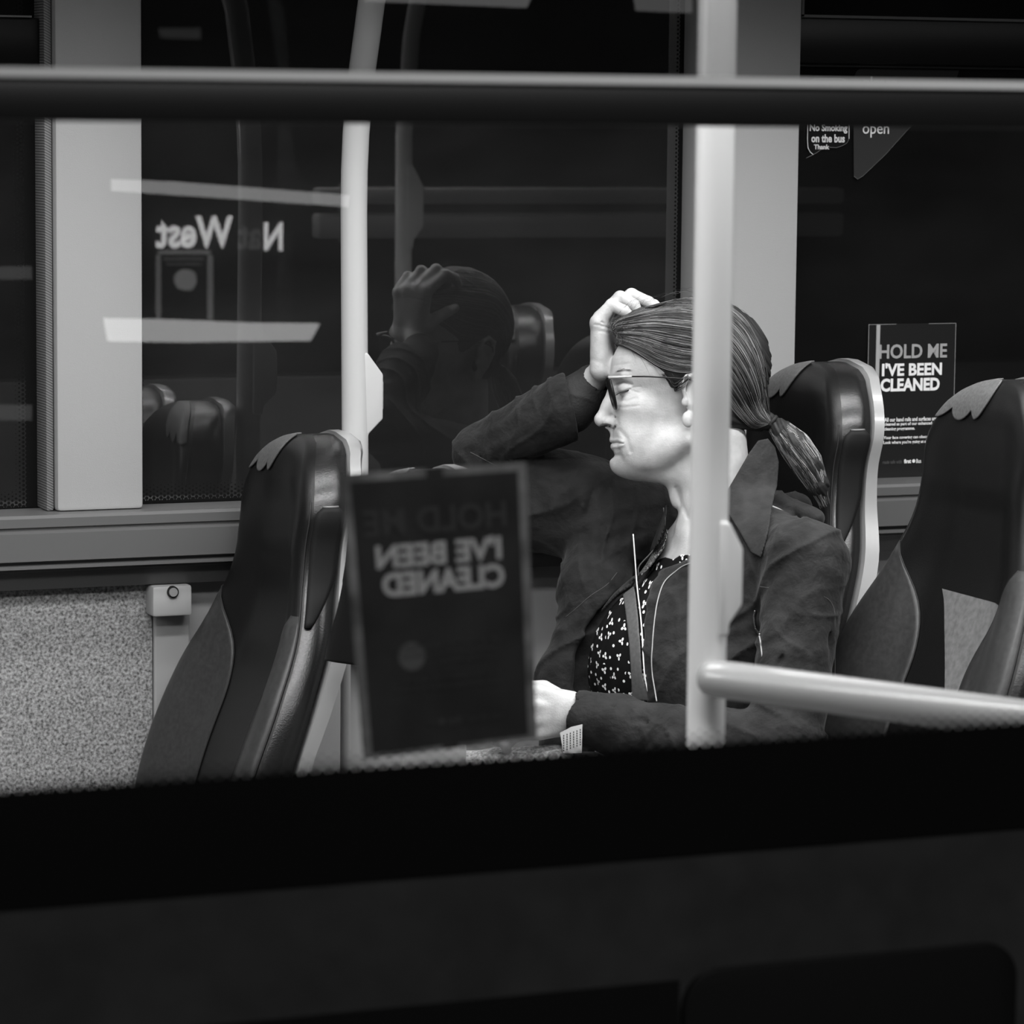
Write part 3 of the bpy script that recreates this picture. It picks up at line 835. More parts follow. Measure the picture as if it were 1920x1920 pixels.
class Field:
    def __init__(s): s.ops = []
    def u(s, f, k=0.0): s.ops.append(('u', f, k)); return s      # smooth union
    def c(s, f, k=0.0): s.ops.append(('c', f, k)); return s      # smooth cut
    def i(s, f, k=0.0): s.ops.append(('i', f, k)); return s      # intersect
    def d(s, g): s.ops.append(('d', g, 0)); return s             # displace
    def __call__(s, P, idx=None):
        d = np.full(len(P), 1e6)
        for j, (o, f, k) in enumerate(s.ops):
            if idx is not None and j not in idx: continue
            if o == 'd': d = d + f(P); continue
            g = f(P)
            if o == 'u':
                h = np.maximum(k - abs(d - g), 0) / k if k else 0; d = np.minimum(d, g) - (h * h * k / 4 if k else 0)
            elif o == 'c':
                h = np.maximum(k - abs(d + g), 0) / k if k else 0; d = np.maximum(d, -g) + (h * h * k / 4 if k else 0)
            else:
                h = np.maximum(k - abs(d - g), 0) / k if k else 0; d = np.maximum(d, g) + (h * h * k / 4 if k else 0)
        return d
    def relevant(s, C, R):
        out = []; d = np.full(len(C), 1e6)
        vals = [f(C) if o != 'd' else None for o, f, k in s.ops]
        for (o, f, k), g in zip(s.ops, vals):
            if o == 'u': d = np.minimum(d, g)
        return vals, d


def axis_coords(lo, hi, fine_lo, fine_hi, hf, hc):
    a = list(np.arange(fine_lo, fine_hi + hf, hf)); x, h = a[-1], hf
    while x < hi: h = min(hc, h * 1.25); x += h; a.append(x)
    x, h = a[0], hf; b = []
    while x > lo: h = min(hc, h * 1.25); x -= h; b.append(x)
    return np.array(b[::-1] + a)


def surface(F, xs, ys, zs, B=14):
    """surface nets over a rectilinear grid, only in blocks near the surface"""
    nx, ny, nz = len(xs), len(ys), len(zs)
    bi = [np.arange(0, n - 1, B) for n in (nx, ny, nz)]
    G = np.stack(np.meshgrid(*bi, indexing='ij'), -1).reshape(-1, 3)
    hi = np.minimum(G + B, [nx - 1, ny - 1, nz - 1])
    lo3 = np.stack([xs[G[:, 0]], ys[G[:, 1]], zs[G[:, 2]]], 1); hi3 = np.stack([xs[hi[:, 0]], ys[hi[:, 1]], zs[hi[:, 2]]], 1)
    C = (lo3 + hi3) / 2; Rr = np.linalg.norm(hi3 - lo3, axis=1) / 2
    vals, dmin = F.relevant(C, Rr)
    act = np.where(np.abs(F(C)) < Rr * 1.25 + 14)[0]
    Vs, keys, FA = [], [], []
    for b in act:
        idx = set()
        for j, ((o, f, k), g) in enumerate(zip(F.ops, vals)):
            if o == 'd' or o == 'i': idx.add(j)
            elif o == 'u' and g[b] < dmin[b] + 2.4 * Rr[b] + 1.5 * k: idx.add(j)
            elif o == 'c' and g[b] < 1.3 * Rr[b] + k + 2: idx.add(j)
        gx, gy, gz = (np.arange(G[b, a], hi[b, a] + 1) for a in range(3))
        # one extra layer on the far side so that faces close across blocks
        X, Y, Z = np.meshgrid(xs[gx], ys[gy], zs[gz], indexing='ij')
        D = F(np.stack([X.ravel(), Y.ravel(), Z.ravel()], 1), idx).reshape(X.shape)
        if D.min() > 0 or D.max() < 0: continue
        c8 = [D[i:i + D.shape[0] - 1, j:j + D.shape[1] - 1, k:k + D.shape[2] - 1] for i in (0, 1) for j in (0, 1) for k in (0, 1)]
        S = np.stack(c8, -1); sg = S < 0; m = sg.any(-1) & ~sg.all(-1)
        ci = np.argwhere(m)
        if len(ci) == 0: continue
        s8 = S[m]; off = np.array([(i, j, k) for i in (0, 1) for j in (0, 1) for k in (0, 1)], float)
        acc = np.zeros((len(ci), 3)); cnt = np.zeros(len(ci))
        for a in range(8):
            for ax in range(3):
                if off[a, ax] == 0:
                    b2 = a + (4, 2, 1)[ax]; da, db = s8[:, a], s8[:, b2]; cr = (da < 0) != (db < 0)
                    t = np.where(cr, da / np.where(da - db == 0, 1, da - db), 0)
                    acc += np.where(cr[:, None], off[a] + t[:, None] * (off[b2] - off[a]), 0); cnt += cr
        u = acc / cnt[:, None]; gi = ci + G[b]
        P = np.stack([xs[gi[:, 0]] * (1 - u[:, 0]) + xs[gi[:, 0] + 1] * u[:, 0], ys[gi[:, 1]] * (1 - u[:, 1]) + ys[gi[:, 1] + 1] * u[:, 1],
                      zs[gi[:, 2]] * (1 - u[:, 2]) + zs[gi[:, 2] + 1] * u[:, 2]], 1)
        Vs.append(P); keys.append((gi[:, 0] * ny + gi[:, 1]) * nz + gi[:, 2])
        # crossing edges owned by this block
        for ax in range(3):
            sl0 = [slice(0, D.shape[a] - 1) for a in range(3)]; sl1 = list(sl0); sl1[ax] = slice(1, D.shape[ax])
            A_, B_ = D[tuple(sl0)], D[tuple(sl1)]
            e = np.argwhere((A_ < 0) != (B_ < 0))
            if len(e) == 0: continue
            neg = A_[tuple(e.T)] < 0; ge = e + G[b]; o1, o2 = [(1, 2), (2, 0), (0, 1)][ax]
            q4 = []
            for da, db in ((0, 0), (-1, 0), (-1, -1), (0, -1)):
                g2 = ge.copy(); g2[:, o1] += da; g2[:, o2] += db; q4.append((g2[:, 0] * ny + g2[:, 1]) * nz + g2[:, 2])
            q4 = np.stack(q4, 1); q4[neg] = q4[neg][:, ::-1]; FA.append(q4)
    V = np.concatenate(Vs); K = np.concatenate(keys); FA = np.concatenate(FA)
    o = np.argsort(K); K, V = K[o], V[o]
    j = np.searchsorted(K, FA); j = np.clip(j, 0, len(K) - 1); ok = (K[j] == FA).all(1)
    Fc = j[ok]
    # one Newton step onto the surface
    e = 0.6; d0 = F(V); g = np.stack([F(V + np.eye(3)[a] * e) - F(V - np.eye(3)[a] * e) for a in range(3)], 1) / (2 * e)
    V = V - np.clip(d0, -1.5, 1.5)[:, None] * g / np.maximum((g * g).sum(1), .3)[:, None]
    return V, Fc


def field_mesh(name, F, box, fine, hf, hc, m, parent, **kw):
    ax = [axis_coords(box[a][0], box[a][1], fine[a][0], fine[a][1], hf, hc) for a in range(3)]
    V, Fc = surface(F, *ax)
    # local frame is left-handed, so turn the faces over
    Wv = toworld(V)
    a, b, c = Wv[Fc[:, 0]], Wv[Fc[:, 1]], Wv[Fc[:, 2]]; n = np.cross(b - a, c - a); gl = (V[Fc[:, 0]] + V[Fc[:, 1]] + V[Fc[:, 2]]) / 3
    k = min(400, len(Fc)); sel = np.linspace(0, len(Fc) - 1, k).astype(int)
    nl = np.stack([n[sel] @ RIGHT, n[sel] @ DOWN, -(n[sel] @ FWD)], 1); nl /= np.linalg.norm(nl, axis=1)[:, None] + 1e-12
    if (F(gl[sel] + nl * 1.5) < F(gl[sel] - nl * 1.5)).mean() > .5: Fc = Fc[:, ::-1]
    return mesh(name, Wv, np.ascontiguousarray(Fc), m, parent, **kw)


def ray_z(F, x, y, z0=230, z1=-200, n=90, off=0.0):
    """nearest surface towards the street above local x, y (arrays); nan where there is none"""
    x, y = np.atleast_1d(x).astype(float), np.atleast_1d(y).astype(float); z = np.full(len(x), float(z0)); hit = np.zeros(len(x), bool)
    for _ in range(n):
        d = F(np.stack([x, y, z], 1)) - off
        hit |= d < .4
        z = np.where(hit, z, z - np.maximum(d * .8, .4))
    z[~hit] = np.nan; z[z < z1] = np.nan
    return z


class ZMap:
    def __init__(s, F, x0, x1, y0, y1, h=2.0, z0=150, z1=-40):
        s.xs, s.ys = np.arange(x0, x1 + h, h), np.arange(y0, y1 + h, h); s.h = h
        X, Y = np.meshgrid(s.xs, s.ys, indexing='ij'); s.Z = ray_z(F, X.ravel(), Y.ravel(), z0, z1, 45).reshape(X.shape)
    def __call__(s, x, y):
        fx = np.clip((np.asarray(x) - s.xs[0]) / s.h, 0, len(s.xs) - 1.001); fy = np.clip((np.asarray(y) - s.ys[0]) / s.h, 0, len(s.ys) - 1.001)
        i, j = fx.astype(int), fy.astype(int); u, v = fx - i, fy - j; Z = s.Z
        return Z[i, j] * (1 - u) * (1 - v) + Z[i + 1, j] * u * (1 - v) + Z[i, j + 1] * (1 - u) * v + Z[i + 1, j + 1] * u * v


def curve2(pts, n=60):
    """Catmull-Rom through 2D or 3D points"""
    P = np.array(pts, float); P = np.vstack([2 * P[0] - P[1], P, 2 * P[-1] - P[-2]]); out = []
    m_ = len(P) - 3; per = max(2, n // m_)
    for i in range(m_):
        for t in np.linspace(0, 1, per, endpoint=False):
            a, b, c, d = P[i:i + 4]
            out.append(.5 * ((2 * b) + (c - a) * t + (2 * a - 5 * b + 4 * c - d) * t * t + (3 * b - a - 3 * c + d) * t**3))
    out.append(P[-2]); return np.array(out)


# ---------------------------------------------------------------- body
S2 = (1, -1)
body = Field()
body.u(ell(Q(1302, 668, 0), (132, 108, 98)))                                   # skull
body.u(ell(Q(1216, 690, 0), (70, 66, 74)), 22)                                 # forehead
body.u(ell(Q(1232, 776, 0), (86, 100, 62)), 26)                                # face
for s in S2:
    body.u(cap(Q(1186, 866, 12 * s), Q(1292, 822, 60 * s), 24, 20), 30)        # jaw line
    body.u(ell(Q(1198, 762, 42 * s), (34, 26, 24)), 20)                        # cheekbone
    body.u(ell(Q(1192, 808, 32 * s), (34, 32, 24)), 20)                        # cheek
body.u(ell(Q(1170, 868, 0), (27, 25, 26)), 14)                                 # chin
body.u(cap(Q(1205, 872, 0), Q(1290, 880, 0), 27, 40), 22)                      # under the chin
body.u(ell(Q(1176, 832, 0), (30, 30, 34)), 14)                                 # muzzle
for s in S2:
    body.u(cap(Q(1157, 704, 10 * s), Q(1172, 702, 50 * s), 10, 10), 12)        # brow
    body.c(ell(Q(1152, 733, 36 * s), (17, 16, 21)), 14)                        # eye socket
    body.u(ell(Q(1176, 730, 36 * s), (18, 16, 19)), 4)                         # lidded eye
# nose
body.u(cap(Q(1152, 716, 0), Q(1138, 762, 0), 8, 9), 12)
body.u(cap(Q(1140, 758, 0), Q(1128, 785, 0), 9.5, 12.5), 9)
body.u(ell(Q(1130, 788, 0), (14, 12.5, 12.5)), 7)
for s in S2:
    body.u(ell(Q(1145, 792, 15 * s), (14, 10.5, 8.5)), 6)
    body.c(ell(Q(1137, 799.5, 19 * s), (8.5, 3.8, 9), rotz(-8)), 2)
    body.c(cap(Q(1157, 780, 18 * s), Q(1157, 800, 20 * s), 1.6, 2.0), 5)
body.u(cap(Q(1140, 800, 0), Q(1152, 808, 0), 5, 6), 6)
# lips
body.u(cap(Q(1151, 812, 0), Q(1151, 822, 0), 5, 5), 9)
for s in S2:
    body.u(cap(Q(1150.5, 824, 2 * s), Q(1164, 828.5, 24 * s), 5.4, 3), 5)
    body.u(cap(Q(1154, 838, 2 * s), Q(1165, 833, 22 * s), 6.6, 3.5), 5)
    body.u(ell(Q(1214, 842, 38 * s), (40, 26, 14)), 34)                        # soft jowl
body.c(ell(Q(1142, 852, 0), (9, 7, 22)), 9)                                    # dip over the chin
# ears
for s in S2:
    R_ = rotz(8)
    body.u(ell(Q(1304, 742, 94 * s), (20, 33, 8), R_), 6)
    hx = [Q(1287, 748, 100 * s), Q(1281, 724, 105 * s), Q(1288, 707, 106 * s), Q(1306, 701, 105 * s), Q(1324, 712, 103 * s), Q(1325, 738, 101 * s), Q(1312, 766, 99 * s), Q(1298, 784, 97 * s)]
    for a, b in zip(hx[:-1], hx[1:]): body.u(cap(a, b, 4.4, 4.4), 3)
    body.u(ell(Q(1290, 786, 96 * s), (11, 15, 6)), 5)                           # lobe
    body.c(ell(Q(1297, 738, 104 * s), (11, 19, 6)), 4)                         # hollow
    body.u(ell(Q(1284, 754, 99 * s), (6, 8, 5)), 4)                            # tragus
# neck
body.u(cap(Q(1334, 830, 0), Q(1345, 985, 0), 66, 70), 24)
for s in S2:
    body.u(cap(Q(1338, 800, 58 * s), Q(1282, 985, 16 * s), 12, 10), 14)
body.u(ell(Q(1266, 925, 0), (11, 26, 12)), 18)
body.u(cap(Q(1300, 1005, 50), Q(1385, 1040, 120), 14, 12), 24)                   # collar bones
body.u(cap(Q(1270, 1010, -30), Q(1300, 990, -170), 16, 22), 24)
# trunk in bus axes: x thickness, y width, z height
body.u(ell(Q(1392, 1110, 0), (150, 232, 175), BUSR), 30)
body.u(ell(Q(1290, 1262, 0), (165, 212, 180), BUSR), 60)
body.u(ell(Q(1330, 1440, 0), (190, 245, 140), BUSR), 50)
SHL, SHR = Q(1512, 1052, 235), Q(1290, 1010, -255)
ELL, WRL = Q(1452, 1410, 345), Q(1078, 1338, 250)
ELR, WRR = Q(915, 835, -212), Q(1110, 716, -88)
body.u(cap(Q(1400, 1045, 60), SHL, 52, 52), 40).u(cap(Q(1370, 1025, -60), SHR, 60, 58), 40)
body.u(cap(SHL, ELL, 50, 36), 20).u(cap(ELL, WRL, 36, 27), 20)
body.u(cap(SHR, ELR, 50, 30), 20).u(cap(ELR, WRR, 32, 25), 20)
# thighs and shins, out of sight below the window line but there
for s in S2:
    K_ = Q(765, 1505, 130 * s + 40); H_ = Q(1300, 1500, 130 * s); Fo = Q(800, 2050, 130 * s + 40)
    body.u(cap(H_, K_, 95, 72), 40)
    body.u(cap(K_, Fo, 66, 44), 30)
    body.u(cap(Fo, Q(720, 2085, 130 * s + 40), 40, 26), 15)

# right hand on the forehead: the edge of the palm and little finger towards the street
def finger(F, pts, r, k0=9, k=3):
    for n_, (a, b) in enumerate(zip(pts[:-1], pts[1:])): F.u(cap(Q(*a), Q(*b), r[n_], r[n_ + 1]), k0 if n_ == 0 else k)
hb = body
palm = [((1124, 612, -14), (1127, 692, -26), 17, 21), ((1128, 604, -34), (1130, 694, -42), 17, 21), ((1133, 600, -54), (1133, 690, -56), 17, 19), ((1138, 602, -72), (1136, 680, -66), 15, 17)]
for a, b, ra, rb in palm: hb.u(cap(Q(*a), Q(*b), ra, rb), 12)
hb.u(cap(Q(1130, 684, -56), WRR, 19, 23), 12)
finger(hb, [(1121, 603, -10), (1147, 572, -6), (1170, 583, -2), (1181, 592, -2)], [14.5, 12.0, 11.0, 9.0])
finger(hb, [(1127, 596, -32), (1163, 558, -29), (1188, 572, -24), (1198, 588, -22)], [15, 12.8, 11.6, 9.0])
finger(hb, [(1136, 592, -54), (1184, 553, -52), (1216, 567, -46), (1232, 582, -42)], [14.5, 12.6, 11.4, 9.0])
finger(hb, [(1142, 594, -73), (1192, 562, -74), (1226, 572, -68), (1244, 586, -62)], [13.5, 11.8, 10.6, 8.6])
finger(hb, [(1140, 678, -72), (1164, 652, -88), (1190, 640, -92), (1212, 634, -90)], [17, 13, 11.5, 9.5])
hb.c(cap(Q(1128, 604, 4), Q(1140, 610, 2), 1.2, 1.0), 3)
hb.c(cap(Q(1129, 613, 4), Q(1139, 616, 2), 1.0, .8), 3)

# left hand holding a bag on her lap: back of the hand towards the street
lp = [((1070, 1318, 262), (1012, 1300, 272), 22, 15), ((1070, 1330, 262), (1008, 1324, 278), 24, 16), ((1070, 1344, 262), (1008, 1348, 278), 24, 16), ((1070, 1356, 258), (1012, 1372, 272), 22, 15)]
for a, b, ra, rb in lp: hb.u(cap(Q(*a), Q(*b), ra, rb), 9)
finger(hb, [(1010, 1299, 272), (965, 1296, 268), (938, 1318, 256), (930, 1340, 244)], [15, 12.5, 11.5, 9.5], 6)
finger(hb, [(1006, 1324, 278), (955, 1322, 276), (926, 1346, 264), (922, 1370, 250)], [16, 13, 12, 10], 6)
finger(hb, [(1006, 1349, 278), (956, 1350, 276), (930, 1372, 262), (930, 1392, 248)], [15.5, 12.8, 11.5, 9.5], 6)
finger(hb, [(1010, 1372, 272), (968, 1378, 270), (948, 1396, 258), (950, 1408, 246)], [14, 11.8, 10.5, 9], 6)
finger(hb, [(1062, 1318, 240), (1020, 1290, 226), (985, 1288, 214), (958, 1296, 208)], [18, 14, 12, 10], 8)
hb.c(cap(Q(1004, 1300, 292), Q(1026, 1296, 290), 1.6, 1.0), 5)
hb.c(cap(Q(1000, 1337, 296), Q(1022, 1335, 296), 1.4, 1.0), 8)

CREASES = [  # polyline, depth (negative raises), width
    ([(1140, 831), (1156, 830), (1167, 832)], 3.2, 1.4), ([(1147, 825), (1157, 825), (1166, 829)], -1.6, 3.0), ([(1150, 838), (1158, 838.5), (1166, 835)], -2.2, 3.4),
    ([(1129, 799.5), (1136, 797), (1144, 799.5)], 5.0, 2.3), ([(1149, 777), (1157, 784), (1159, 796), (1152, 804)], 2.0, 3.0),
    ([(1154, 738.5), (1166, 736), (1180, 730.5)], 2.6, 1.6), ([(1156, 722), (1168, 716.5), (1184, 722)], 2.8, 2.2), ([(1158, 748), (1174, 753), (1192, 748)], 1.3, 3.2),
    ([(1184, 728), (1200, 726)], .8, 2), ([(1183, 733), (1197, 738)], .8, 2), ([(1150, 762), (1170, 765), (1196, 762)], .9, 2.5),
    ([(1160, 806), (1174, 822), (1181, 846)], 1.9, 4.5), ([(1170, 838), (1174, 856)], .7, 3.5), ([(1145, 853), (1160, 854)], 1.2, 4.0),
    ([(1236, 908), (1250, 935), (1266, 968)], 2.6, 4), ([(1268, 915), (1278, 945), (1290, 972)], 2.4, 4), ([(1152, 685), (1180, 683)], .6, 2), ([(1156, 668), (1180, 666)], .5, 2),
    ([(1116, 607), (1130, 609), (1143, 613)], 1.7, 2.2), ([(1124, 619), (1142, 622)], .9, 2.0), ([(1110, 672), (1130, 680), (1145, 696)], .8, 4),
    ([(1005, 1297), (1026, 1294)], 2.0, 2.0), ([(1000, 1336), (1030, 1333)], 1.6, 3), ([(1000, 1360), (1030, 1358)], 1.3, 3)]
def creases(P):
    out = np.zeros(len(P)); m_ = (P[:, 0] < 1300) & (P[:, 1] < 1420)
    if not m_.any(): return out
    p = P[m_][:, :2]; o = np.zeros(len(p))
    for pts_, dpt, wd in CREASES:
        V = np.array([Q(x, y, 30)[:2] for x, y in pts_]); d = np.full(len(p), 1e9)
        if p[:, 0].min() > V[:, 0].max() + 4 * wd or p[:, 0].max() < V[:, 0].min() - 4 * wd or p[:, 1].min() > V[:, 1].max() + 4 * wd or p[:, 1].max() < V[:, 1].min() - 4 * wd: continue
        for a, b in zip(V[:-1], V[1:]):
            e = b - a; h = np.clip((p - a) @ e / (e @ e), 0, 1); d = np.minimum(d, np.linalg.norm(p - a - h[:, None] * e, axis=1))
        o += .78 * dpt * np.exp(-(d / wd) ** 2)
    out[m_] = o; return out
body.d(creases)
m_skin = mat('skin', 0.46, 0.42, 0.4, noise=(55, 0.40, 0.53), bump=(420, 0.22), sss=0.15)
pw = empty('person', toworld(np.array([Q(1330, 1560, 0)]))[0], 'woman with ponytail, forehead on one hand, dark jacket over black blouse with white flowers', 'person')
BB = [(600, 1700), (520, 2140), (-360, 430)]
skin = field_mesh('body', body, BB, [(1100, 1330), (536, 915), (-104, 106)], 1.7, 8, m_skin, pw)

# ---------------------------------------------------------------- hair
HL = [(1146, 628), (1152, 641), (1162, 646), (1183, 657), (1207, 673), (1230, 690), (1244, 700), (1243, 709), (1250, 717), (1258, 726), (1266, 729), (1275, 723), (1283, 714), (1296, 698), (1330, 700), (1334, 745), (1330, 775), (1345, 800), (1365, 812), (1400, 816), (1436, 806), (1470, 800), (1480, 500), (1140, 500)]
hair = Field()
hair.u(ell(Q(1305, 668, 0), (134, 112, 103)))
hair.u(ell(Q(1370, 700, 0), (66, 80, 88)), 40)
hair.u(ell(Q(1218, 655, 0), (68, 62, 83)), 24)
hair.u(cap(Q(1385, 770, 0), Q(1436, 790, 0), 38, 12), 30)
hair.u(cap(Q(1330, 775, 70), Q(1436, 792, 6), 24, 10), 26).u(cap(Q(1330, 775, -70), Q(1436, 792, -6), 24, 10), 26)
hair.u(cap(Q(1160, 612, 12), Q(1205, 592, 30), 13, 16), 20).u(cap(Q(1160, 612, -12), Q(1205, 592, -30), 13, 16), 20)
hsurf = Field(); hsurf.ops = list(hair.ops)
hair.i(poly2(HL, 60), 4)
def hair_groove(P):
    # broad locks running back towards the tie
    v = (P[:, 1] - 790 + .55 * (1436 - P[:, 0]) * .9) / (60 + .45 * np.abs(1450 - P[:, 0]))
    return .9 * np.sin(v * 21 + .02 * P[:, 0]) + .5 * np.sin(v * 47 + 1.3)
hair.d(hair_groove)
hm = bpy.data.materials.new('brown_grey_hair'); hm.use_nodes = True
_b = hm.node_tree.nodes['Principled BSDF']; _b.inputs['Base Color'].default_value = (.02, .02, .02, 1); _b.inputs['Specular IOR Level'].default_value = .2; _b.inputs['Roughness'].default_value = .5
hob = field_mesh('hair', hair, [(1130, 1480), (535, 830), (-125, 125)], [(1140, 1460), (540, 822), (-118, 118)], 2.6, 3, hm, pw)
# strands
def strand_mat(name, a, b):
    m = bpy.data.materials.new(name); m.use_nodes = True; q = NT(m); b_ = m.node_tree.nodes['Principled BSDF']
    g = q.node('ShaderNodeNewGeometry'); r = q.node('ShaderNodeMapRange'); r.inputs[3].default_value = a; r.inputs[4].default_value = b
    pwr = q.ma('POWER', g.outputs['Random Per Island'], 3.4)
    m.node_tree.links.new(pwr, r.inputs[0]); m.node_tree.links.new(r.outputs[0], b_.inputs['Base Color']); b_.inputs['Roughness'].default_value = .42; b_.inputs['Specular IOR Level'].default_value = .25
    return m
m_str = strand_mat('hair_strands_mix', .006, .34)


def add_strands(name, lines, rad, m, parent):
    """thin three-sided tubes"""
    V = []; Fq = []; base = 0
    for L_, r in zip(lines, rad):
        n = len(L_); T_ = np.gradient(L_, axis=0); T_ /= np.linalg.norm(T_, axis=1)[:, None] + 1e-9
        u = np.cross(T_, FWD); u /= np.linalg.norm(u, axis=1)[:, None] + 1e-9; v = np.cross(T_, u)
        tp = r * np.clip(np.minimum(np.arange(n) + 1, n - np.arange(n)) / 3, .25, 1)[:, None]
        for k in range(3):
            a = 2 * math.pi * k / 3; V.append(L_ + tp * (math.cos(a) * u + math.sin(a) * v))
        for k in range(3):
            i = np.arange(n - 1); a = base + k * n + i; b = base + ((k + 1) % 3) * n + i; Fq.append(np.stack([a, b, b + 1, a + 1], 1))
        base += 3 * n
    return mesh(name, np.concatenate(V), np.ascontiguousarray(np.concatenate(Fq)), m, parent)


zh = ZMap(hsurf, 1140, 1456, 545, 816)
zb_map = ZMap(body, 1120, 1420, 560, 960)
LOW = curve2([(1146, 628), (1156, 644), (1183, 659), (1207, 675), (1232, 691), (1262, 701), (1305, 708), (1345, 745), (1380, 785), (1410, 806), (1438, 797)], 44)
UPP = curve2([(1148, 612), (1160, 592), (1195, 577), (1240, 560), (1290, 554), (1340, 562), (1385, 590), (1414, 632), (1434, 690), (1440, 745), (1444, 788)], 44)
nL = 44
def resamp(C, n=nL):
    s = np.concatenate([[0], np.cumsum(np.linalg.norm(np.diff(C, axis=0), axis=1))]); s /= s[-1]
    return np.stack([np.interp(np.linspace(0, 1, n), s, C[:, i]) for i in range(C.shape[1])], 1)
LOWr, UPPr = resamp(LOW), resamp(UPP)
lines, rad = [], []
for k in range(2600):
    v = rng.random(); side = 1 if k < 2000 else -1
    vv = v + .03 * np.sin(np.linspace(0, 1, nL) * rng.uniform(2, 6) + rng.uniform(0, 6)) * rng.uniform(.2, 1)
    vv = np.clip(vv, .0, 1.0)[:, None]
    # lines bow: those in the middle keep high above the temple before they drop back
    C2 = LOWr * (1 - vv) + UPPr * vv
    a, b = sorted(rng.uniform(0, 1, 2)); 
    if b - a < .3: a, b = max(0, a - .2), min(1, b + .25)
    if rng.random() < .35: a = 0
    i0, i1 = int(a * (nL - 1)), int(b * (nL - 1)) + 1
    C2 = C2[i0:i1]
    if len(C2) < 6: continue
    z = zh(C2[:, 0], C2[:, 1])
    ok = ~np.isnan(z)
    if ok.sum() < 6: continue
    C2, z = C2[ok], z[ok]
    lift = rng.uniform(.0, 2.0)
    P = np.stack([C2[:, 0], C2[:, 1], (z + lift) * side], 1)
    lines.append(toworld(P)); rad.append(rng.uniform(.00013, .00038))
# loose wisps at the temple, forehead and crown
for k in range(70):
    s0 = rng.uniform(0, .55); i0 = int(s0 * (nL - 1)); p = LOWr[i0] + rng.normal(0, 3, 2); d = rng.uniform(10, 36); an = rng.uniform(-.3, 1.1)
    q_ = np.array([p + np.array([math.cos(an), math.sin(an) + .25 * t]) * d * t for t in np.linspace(0, 1, 9)])
    z = zb_map(q_[:, 0], q_[:, 1]) + 3
    if np.isnan(z).any(): continue
    lines.append(toworld(np.stack([q_[:, 0], q_[:, 1], z], 1))); rad.append(.0002)
for k in range(80):       # curve from the sideburn over the temple to the ear
    t = np.linspace(0, 1, 12); j = rng.normal(0, 1)
    q_ = curve2([(1240 + 3 * j, 702 + rng.uniform(0, 8)), (1252 + 4 * j, 716 + 3 * j), (1262, 728 + 4 * j), (1285, 712 + 6 * j)], 12)
    z = zb_map(q_[:, 0], q_[:, 1]) + 3.0 + rng.uniform(0, 2)
    if np.isnan(z).any(): continue
    lines.append(toworld(np.stack([q_[:, 0], q_[:, 1], z], 1))); rad.append(.0003)
for k in range(90):
    p = np.array([rng.uniform(1146, 1175), rng.uniform(600, 648)]); an = rng.uniform(0, 6.28); d = rng.uniform(8, 24); cu = rng.uniform(-2.5, 2.5)
    q_ = np.array([p + d * t * np.array([math.cos(an + cu * t), math.sin(an + cu * t)]) for t in np.linspace(0, 1, 9)])
    z = zh(np.clip(q_[:, 0], 1150, 1400), q_[:, 1]) + 2.5
    if np.isnan(z).any(): continue
    lines.append(toworld(np.stack([q_[:, 0], q_[:, 1], z], 1))); rad.append(.00018)
for k in range(26):
    x = rng.uniform(1160, 1420); i = np.argmin(abs(UPPr[:, 0] - x)); p = UPPr[i]; d = UPPr[min(i + 3, nL - 1)] - UPPr[max(i - 3, 0)]; d = d / np.linalg.norm(d); nn = np.array([d[1], -d[0]])
    L_ = rng.uniform(25, 70); q_ = np.array([p + d * L_ * t + nn * (3 + 7 * math.sin(t * 3.0)) * rng.uniform(.3, 1) for t in np.linspace(0, 1, 10)])
    lines.append(toworld(np.stack([q_[:, 0], q_[:, 1], np.full(10, rng.uniform(-10, 30))], 1))); rad.append(.00018)
add_strands('strands', lines, rad, m_str, hob)
# pony tail with tie
tail = Field()
tc_ = [Q(1446, 792, 0), Q(1464, 806, 6), Q(1490, 835, 12), Q(1515, 872, 14), Q(1534, 910, 12), Q(1543, 938, 8)]
tr_ = [11, 19, 27, 27, 19, 5]
for i in range(5): tail.u(cap(tc_[i], tc_[i + 1], tr_[i], tr_[i + 1]), 10)
tail.d(lambda P: 1.1 * np.sin((P[:, 0] * .86 - P[:, 1] * .5) * .34) + .7 * np.sin((P[:, 0] * .86 - P[:, 1] * .5) * .8 + P[:, 2] * .2))
tob = field_mesh('pony_tail', tail, [(1425, 1585), (770, 960), (-50, 60)], [(1428, 1582), (772, 958), (-40, 55)], 2.4, 3, hm, pw)
lines, rad = [], []
TC = np.array(tc_); TR = np.array(tr_)
for k in range(760):
    an = rng.uniform(-2.4, 2.4); rr_ = rng.uniform(1.0, 1.14); n = 16; e_ = rng.uniform(.55, 1.06); st_ = rng.uniform(0, .3)
    t = np.linspace(st_, min(1.0, e_), n) * 5; i = np.minimum(t.astype(int), 4); f = (t - i)[:, None]
    c = TC[i] * (1 - f) + TC[i + 1] * f; r = TR[i] * (1 - f[:, 0]) + TR[i + 1] * f[:, 0]
    an2 = an + .25 * np.sin(t * .8 + k)
    u = np.array([.78, -.62, 0]); P = c + (r * rr_)[:, None] * (np.sin(an2)[:, None] * u + np.cos(an2)[:, None] * np.array([0, 0, 1.0]))
    if e_ > 1: P[-3:] += np.array([rng.uniform(-3, 9), rng.uniform(0, 14), 0]) * np.array([[.2], [.5], [1]])
    lines.append(toworld(P)); rad.append(rng.uniform(.00015, .0004))
add_strands('strands', lines, rad, strand_mat('tail_strands_mix', .02, .6), tob)
mbt = MB()
c0 = toworld(np.array([Q(1446, 793, 2)]))[0]; d_ = toworld(np.array([Q(1470, 812, 4)]))[0] - c0; d_ /= np.linalg.norm(d_)
